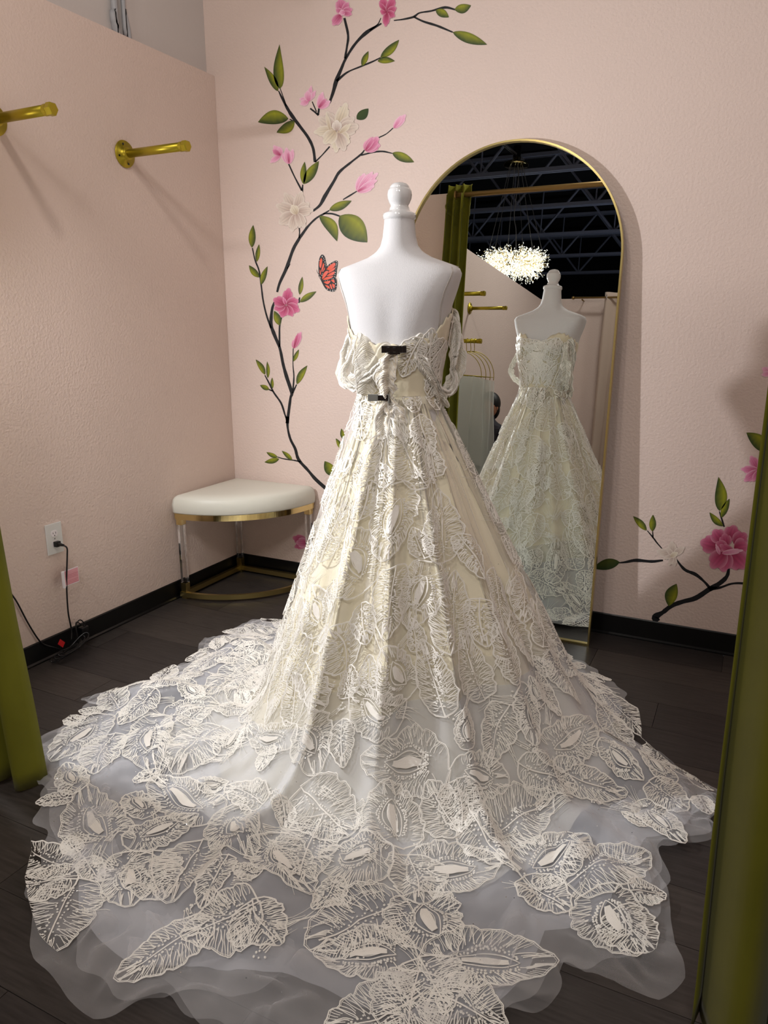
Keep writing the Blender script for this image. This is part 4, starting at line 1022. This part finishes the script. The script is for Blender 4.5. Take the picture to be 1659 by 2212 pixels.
# left shoulder swag
swag('shoulder_swag', sw([(770, 700, .0), (766, 740, .03), (758, 780, .04), (748, 812, .05), (765, 822, .07), (790, 818, .09), (820, 792, .11), (848, 768, .115)]), [.012, .018, .022, .038, .030, .022, .016, .014], gown, 7, crump=.003, up=DV)
swag('shoulder_swag', sw([(782, 715, .05), (790, 745, .075), (793, 785, .083), (792, 825, .083), (790, 852, .08)]), [.03, .06, .07, .06, .045], gown, 8, crump=.0015, up=DV)
# bunched tail between the clips and below
swag('shoulder_swag', sw([(770, 697, -.03), (754, 730, -.06), (742, 775, -.07), (738, 812, -.03), (752, 832, .03), (772, 834, .06)]), [.012, .022, .024, .03, .03, .02], gown, 31, crump=.005, up=DV)
swag('shoulder_swag', sw([(972, 684, -.05), (984, 730, -.08), (988, 790, -.07), (974, 836, -.03), (955, 846, .0)]), [.02, .04, .045, .04, .02], gown, 32, crump=.007, up=DV)
swag('bunched_tail', sw([(846, 762, .118), (840, 785, .125), (833, 815, .13), (836, 842, .125), (838, 862, .118)]), [.03, .055, .06, .045, .022], gown, 9, 'lace_body', crump=.008, up=DV)
swag('bunched_tail', sw([(836, 862, .118), (832, 885, .128), (828, 920, .14), (826, 980, .16), (822, 1060, .19)]), [.022, .045, .042, .03, .012], gown, 10, 'lace_body', crump=.007, up=DV)
swag('bunched_tail', sw([(840, 862, .118), (852, 890, .130), (862, 930, .14), (872, 985, .165), (885, 1060, .19)]), [.02, .05, .05, .035, .012], gown, 12, 'lace_body', crump=.007, up=DV)
# ribbons crossing under the upper clip
swag('ribbon_tie', sw([(890, 742, .108), (872, 747, .118), (850, 755, .122), (835, 744, .12), (822, 752, .118), (812, 775, .112), (795, 800, .10)]), [.012, .008, .012, .014, .02, .02, .026], gown, 14, 'tulle_dense', crump=.003, up=DV, leaf=False)
# clips holding the back closed
def clip(px, py, wpx, hpx, dep, name, label, two=False):
    c = at_view(px, py, dep); sc_ = 1/(FPX/((c-CP)@FC)); W = wpx*sc_; Hh = hpx*sc_
    t = thing(name, label, 'clip', tuple(c), 'clips pinning the gown')
    R_ = V([-DV[1], DV[0], 0]); R_ = R_ if R_@RT > 0 else -R_
    def bx(a0, a1, b0, b1, d0, d1):
        v = [c+R_*a+V([0, 0, b])+DV*d for b in (b0, b1) for d in (d0, d1) for a in (a0, a1)]
        return v, [(0, 1, 3, 2), (4, 6, 7, 5), (0, 4, 5, 1), (2, 3, 7, 6), (0, 2, 6, 4), (1, 5, 7, 3)]
    def part(nm, m, boxes, bev=.0012):
        g = G()
        for q in boxes: g.add(*bx(*q))
        o = g.out(nm, m, t); bm = o.modifiers.new('bev', 'BEVEL'); bm.width = bev; bm.segments = 2; return o
    if not two:
        part('upper_jaw', 'clip_black', [(-W/2, W/2, -Hh/2, Hh/2, 0, .006)])
        part('grip', 'clip_black', [(-W*.30, -W*.16, -Hh*.42, Hh*.30, .005, .012), (-W*.05, W*.08, -Hh*.38, Hh*.25, .005, .013), (W*.2, W*.24, -Hh/2, Hh/2, .004, .009), (W*.30, W*.36, -Hh*.45, Hh*.4, .004, .010)])
        part('lower_jaw', 'clip_black', [(-W*.2, W*.25, -Hh*.75, -Hh*.45, -.004, .004)])
    else:
        part('grip_plate', 'clip_grey', [(-W*.5, -W*.05, -Hh*.5, Hh*.5, .004, .008)])
        part('upper_jaw', 'clip_black', [(-W*.05, W*.42, -Hh*.45, Hh*.42, .002, .007)])
        part('spring', 'clip_grey', [(W*.40, W*.46, -Hh*.8, Hh*.4, .0, .010), (W*.3, W*.42, Hh*.36, Hh*.5, .0, .009)], .0006)
clip(851, 754.5, 54, 15, .128, 'gown_clip', 'glossy black clip pinning the top of the gown at centre back')
clip(819, 858.5, 49, 15, .128, 'gown_clip', 'half grey half black clip at the waist, below the glossy black one', True)

# ------------------------------------------------------------ shop beyond the opening (seen in the mirror)
def mirror_pt(px, py, ax, val):
    n = V([0, -math.cos(MT), math.sin(MT)]); p0 = V([mx1, -.161, 0]); d = rayd(px, py); t = ((p0-CP)@n)/(d@n); Q = CP+d*t; d2 = d-2*(d@n)*n
    return Q+d2*(val-Q[ax])/d2[ax]
# chandelier
CC = mirror_pt(1110, 566, 1, -6.6)
ch = thing('chandelier', 'glowing crystal spray chandelier hung on thin wires, seen in the mirror', 'chandelier', tuple(CC))
top = mirror_pt(1115, 357, 1, -6.6)
G().lathe([(0, -.01), (.15, -.01), (.16, 0), (.15, .02), (.05, .03), (.05, .09), (0, .09)], tuple(top), 32).out('canopy', 'brass', ch, True)
RXC, RYC = .40, .30
wg = []
for a in np.linspace(0, 2*PI, 7)[:-1]:
    b = (CC[0]+.36*math.cos(a), CC[1]+.30*math.sin(a), CC[2]+.12); wg.append(((top[0]+.08*math.cos(a), top[1]+.08*math.sin(a), top[2]), b))
for a, b in wg: G().tube([a, b], .004, 5).out('wire', 'wire', ch)
G().tube(smooth_path([tuple(top+V([.02, 0, 0])), tuple(top+V([.05, .02, -.15])), tuple((top+CC)/2+V([-.01, 0, 0])), tuple((top+CC)/2+V([.03, 0, -.2])), tuple(CC+V([.02, 0, .1]))], 8), .006, 6).out('cable', 'wire', ch, True)
st = G(); lv = []; lf = []; nvv = 0; stv = []
r3 = random.Random(5)
for q in range(620):
    a = r3.uniform(0, 2*PI); rr = math.sqrt(r3.uniform(.05, 1)); zz = r3.uniform(-1, 1)
    b = V([CC[0]+.26*rr*math.cos(a), CC[1]+.24*rr*math.sin(a), CC[2]+.05*zz-.02])
    d = V([math.cos(a)*rr*1.3, math.sin(a)*rr*1.2, zz*.85-.15])+V([r3.gauss(0, .35), r3.gauss(0, .35), r3.gauss(0, .3)]); d /= np.linalg.norm(d)
    Ls = r3.uniform(.12, .26); e = b+d*Ls*V([1.0, 1.0, .8])
    st.tube([b, e], .0022, 3, cap=False)
    for k in range(5):
        c = b+(e-b)*(.4+.15*k)+V([r3.gauss(0, .010) for _ in range(3)]); u = d+V([r3.gauss(0, .6) for _ in range(3)]); u /= np.linalg.norm(u); w_ = np.cross(u, V([r3.gauss(0, 1) for _ in range(3)])); w_ /= np.linalg.norm(w_)
        s = r3.uniform(.012, .020); t3 = np.cross(u, w_)
        lv += [c-u*s, c+w_*s*.42, c+t3*s*.2, c-w_*s*.42, c+u*s]; lf += [(nvv, nvv+1, nvv+2), (nvv, nvv+2, nvv+3), (nvv+4, nvv+2, nvv+1), (nvv+4, nvv+3, nvv+2), (nvv, nvv+3, nvv+1), (nvv+4, nvv+1, nvv+3)]; nvv += 5
o = st.out('spray_stem', 'brass', ch); o['kind'] = 'stuff'
o = obj('crystal_leaf', lv, lf, 'crystal', ch); o['kind'] = 'stuff'
for q in range(14):
    a = q/14*2*PI; c = (CC[0]+.24*math.cos(a), CC[1]+.22*math.sin(a), CC[2]-.02+.05*math.sin(3*a))
    G().lathe([(0, -.02), (.010, -.012), (.012, 0), (.008, .012), (0, .018)], c, 8).out('bulb', 'bulb', ch, True)
g = G().tube([(CC[0]+.26*math.cos(a), CC[1]+.24*math.sin(a), CC[2]-.02) for a in np.linspace(0, 2*PI, 40)], .006, 6); g.out('ring', 'brass', ch, True)
sp = mirror_pt(1083, 306, 2, top[2]+.13); ep = V(top)+V([0, 0, .13]); sp = ep+(sp-ep)*1.5
g = G(); d = (sp-ep); Ld = float(np.linalg.norm(d)); d = d/Ld; sd = np.cross(d, V([0, 0, 1.0]))
def bar(a0, a1, b0, b1, z0, z1, gg):
    v = [ep+d*a+sd*b+V([0, 0, z]) for z in (z0, z1) for b in (b0, b1) for a in (a0, a1)]; gg.add(v, [(0, 2, 3, 1), (4, 5, 7, 6), (0, 1, 5, 4), (2, 6, 7, 3), (0, 4, 6, 2), (1, 3, 7, 5)])
bar(-.2, Ld, -.02, .02, -.02, .0, g); g.out('mounting_strut', 'wire', ch)
g = G()
for k in range(int(Ld/.05)): bar(k*.05, k*.05+.028, -.007, .007, -.0215, -.0195, g)
g.out('strut_slot', 'plastic_black', ch)['kind'] = 'stuff'
g = G().tube([tuple(ep+V([0, 0, .1])), tuple(ep+V([0, 0, -.05]))], .05, 12); g.out('junction_box', 'plastic_black', ch)
# beige curtain on a rod at the end wall
cx = mirror_pt(1252, 640, 1, -6.0)
rz = cx[2]-.02
t = thing('beige_curtain', 'beige grommet curtain on far pink wall, seen in the mirror right side', 'curtain', (1.2, -6.0, 0))
curtain('drape', .76, 1.7, -6.0, .05, 5, .03, rz+.06, 'beige_cloth', '', seed=9, parent=t)
for k in range(6):
    x = .80+k*.155; n = 16
    g = G().tube([(x+.012*math.cos(PI/2)*0, -5.955+.05*math.cos(a)*0+.0, rz) if False else (x, -5.985+.028*math.cos(a), rz+.028*math.sin(a)) for a in np.linspace(0, 2*PI, n)], .005, 6)
    g.out('grommet', 'steel', t, True)
t = thing('curtain_rod', 'short brass curtain rod on far wall carrying beige curtain, seen in mirror', 'curtain rod', (1.2, -5.98, rz))
G().tube([(.40, -5.985, rz), (1.9, -5.985, rz)], .011, 12).tube([(.40, -5.985, rz), (.41, -5.985, rz), (.43, -5.985, rz)], [.010, .018, .018], 12).out('rod', 'rail_gold', t, True)
G().tube([(.52, -6.10, rz-.02), (.52, -5.985, rz-.02)], .008, 8).out('rod_bracket', 'rail_gold', t, True)
# hooks and hangers on the shop's left wall
ha = mirror_pt(1049, 634, 0, .36); hb = mirror_pt(1041, 737, 0, .36)
pipe_hook(float(ha[1]), float(ha[2]), .32, 'gold pipe hook on shop wall, seen in the mirror above the hangers', .017)
pipe_hook(float(ha[1])-.62, float(ha[2])-.02, .32, 'gold pipe hook on shop wall, farther one, seen in the mirror beyond the first', .015)
pipe_hook(float(hb[1]), float(hb[2]), .32, 'gold pipe hook on shop wall carrying the hangers, seen in mirror', .017)
HC, HS = math.cos(.78), math.sin(.78)
def veil(xc, yc, zt, zb, wd, seed, label):
    nu, nv_ = 70, 30; u = np.linspace(0, 1, nu)[None, :]; v = np.linspace(0, 1, nv_)[:, None]
    ud = (u-.5)*wd*(.9+.25*v); y = yc+ud*HC+.01*np.sin(u*30); x = xc-ud*HS+.018*np.sin(u*26+seed)*(.5+v)+.02*vn(u*5, v*3, seed)
    z = zt-.03*np.abs(u-.5)*2+(zb-zt)*v+0*u
    P = np.stack([x+0*v, y+0*v, z], -1).reshape(-1, 3); i = np.arange(nv_-1)[:, None]*nu+np.arange(nu-1)[None, :]
    o = obj('veil', P, np.stack([i, i+1, i+nu+1, i+nu], -1).reshape(-1, 4), 'veil_net', None, True)
    tag(o, label, 'veil', 'veils on the hangers')
labs = [('hanger nearest the shop wall', 'veil nearest the shop wall'), ('second hanger from the shop wall', 'second veil from the shop wall'), ('third hanger from the shop wall', 'third veil from the shop wall'), ('outermost hanger at the hook tip', 'outermost veil under the hook tip')]
for k, xo in enumerate((.19, .23, .268, .30)):
    hy, hz = float(hb[1]), float(hb[2])
    t = thing('clothes_hanger', 'thin gold hoop hanger, '+labs[k][0]+', seen in mirror', 'hanger', (xo, hy, hz-.1), 'gold hangers on the hook')
    g = G(); pts = [(xo, hy-.020, hz+.004), (xo, hy-.013, hz+.019), (xo, hy+.0, hz+.0215), (xo, hy+.016, hz+.015), (xo, hy+.02, hz), (xo, hy+.012, hz-.03), (xo, hy, hz-.06), (xo, hy, hz-.085)]
    g.tube(smooth_path(pts, 5), .0028, 6).out('hook', 'gold_paint', t, True)
    arc = [(xo-.20*HS*math.cos(a), hy+.20*HC*math.cos(a), hz-.285+.20*math.sin(a)) for a in np.linspace(-.12, PI+.12, 28)]
    G().tube(arc, .003, 6).out('hoop', 'gold_paint', t, True)
    G().tube([(xo+.195*HS, hy-.195*HC, hz-.285), (xo-.195*HS, hy+.195*HC, hz-.285)], .0028, 6).out('bar', 'gold_paint', t, True)
    veil(xo+.004, hy, hz-.288, .25+.1*k, .47, k+3, 'pale sheer bridal veil, '+labs[k][1]+', seen in mirror')
# seated person partly hidden behind the veils
hp = mirror_pt(1058, 876, 1, -3.7)
def person(c):
    import bmesh
    x, y, z = c          # centre of the head
    J = dict(pel=(x, y, z-.66), ch=(x, y, z-.36), nk=(x, y, z-.15), hd=(x, y, z-.02))
    vs = [J['pel'], (x, y, z-.50), J['ch'], (x, y, z-.22), (x, y+.005, z-.13), (x, y+.012, z-.05), (x, y+.008, z+.04), (x, y, z+.09)]
    rd = [.15, .13, .145, .10, .052, .066, .082, .06]
    ed = [(i, i+1) for i in range(7)]
    def chain(st, pts, rr):
        k = st
        for p, r_ in zip(pts, rr): vs.append(p); rd.append(r_); ed.append((k, len(vs)-1)); k = len(vs)-1
    for s in (-1, 1):
        chain(3, [(x+s*.10, y, z-.22), (x+s*.18, y, z-.26), (x+s*.21, y+.04, z-.50), (x+s*.10, y+.24, z-.56), (x+s*.07, y+.30, z-.56)], [.075, .06, .042, .032, .03])
        chain(0, [(x+s*.10, y+.02, z-.68), (x+s*.12, y+.42, z-.68), (x+s*.12, y+.42, .10), (x+s*.12, y+.50, .045)], [.10, .07, .045, .042])
    me = bpy.data.meshes.new('person'); me.from_pydata(vs, ed, []); o = bpy.data.objects.new('person', me); COL.objects.link(o)
    sk = o.modifiers.new('skin', 'SKIN'); sb = o.modifiers.new('sub', 'SUBSURF'); sb.levels = 2; sb.render_levels = 2
    for v_, r_ in zip(me.skin_vertices[0].data, rd): v_.radius = (r_, r_*.85)
    me.skin_vertices[0].data[0].use_root = True
    me.materials.append(MATS['shirt']); tag(o, 'dark-haired person in dark top sitting behind the veils, seen in mirror', 'person')
    # head details
    def sph(cc, r, m, nm, sx=1, sy=1, sz=1, half=False):
        g = G(); pr = [(r*math.sin(t), -r*math.cos(t)) for t in np.linspace(0.01 if not half else PI*.42, PI-.01, 14)]
        g.lathe(pr, (0, 0, 0), 22); v = np.concatenate(g.v)*V([sx, sy, sz])+V(cc); return obj(nm, v, g.f, m, o, True)
    sph((x, y+.022, z-.012), .086, 'skin', 'face', .93, 1.0, 1.22)
    sph((x, y-.006, z+.018), .099, 'hair', 'hair', .98, 1.05, 1.12, True)
    sph((x, y-.055, z-.035), .078, 'hair', 'hair_back', 1.05, .8, 1.3)
    sph((x, y+.108, z-.018), .014, 'skin', 'nose', .8, 1.1, 1.4)
    for s in (-1, 1):
        sph((x+s*.030, y+.098, z+.008), .010, 'hair', 'eye', 1.2, .6, .7); sph((x+s*.080, y+.02, z-.01), .020, 'skin', 'ear', .4, 1, 1.5)
    sph((x, y+.102, z-.055), .016, 'pink_ink', 'mouth', 1.3, .4, .35)
    G().tube([(x, y+.005, z-.17), (x, y+.012, z-.08)], [.05, .048], 14).out('neck', 'skin', o, True)
    return z
person(hp)
sx_, sy_ = float(hp[0]), float(hp[1]); szz = float(hp[2])-.80
t = thing('seat_cube', 'plain dark cushioned bench under the seated person, mostly hidden', 'seat', (sx_, sy_, 0))
G().box((sx_-.25, sy_-.25, szz-.10), (sx_+.25, sy_+.22, szz), .02).out('cushion', 'dark_wall', t, True)
G().box((sx_-.23, sy_-.23, 0), (sx_+.23, sy_+.20, szz-.10), .005).out('base', 'plastic_black', t)
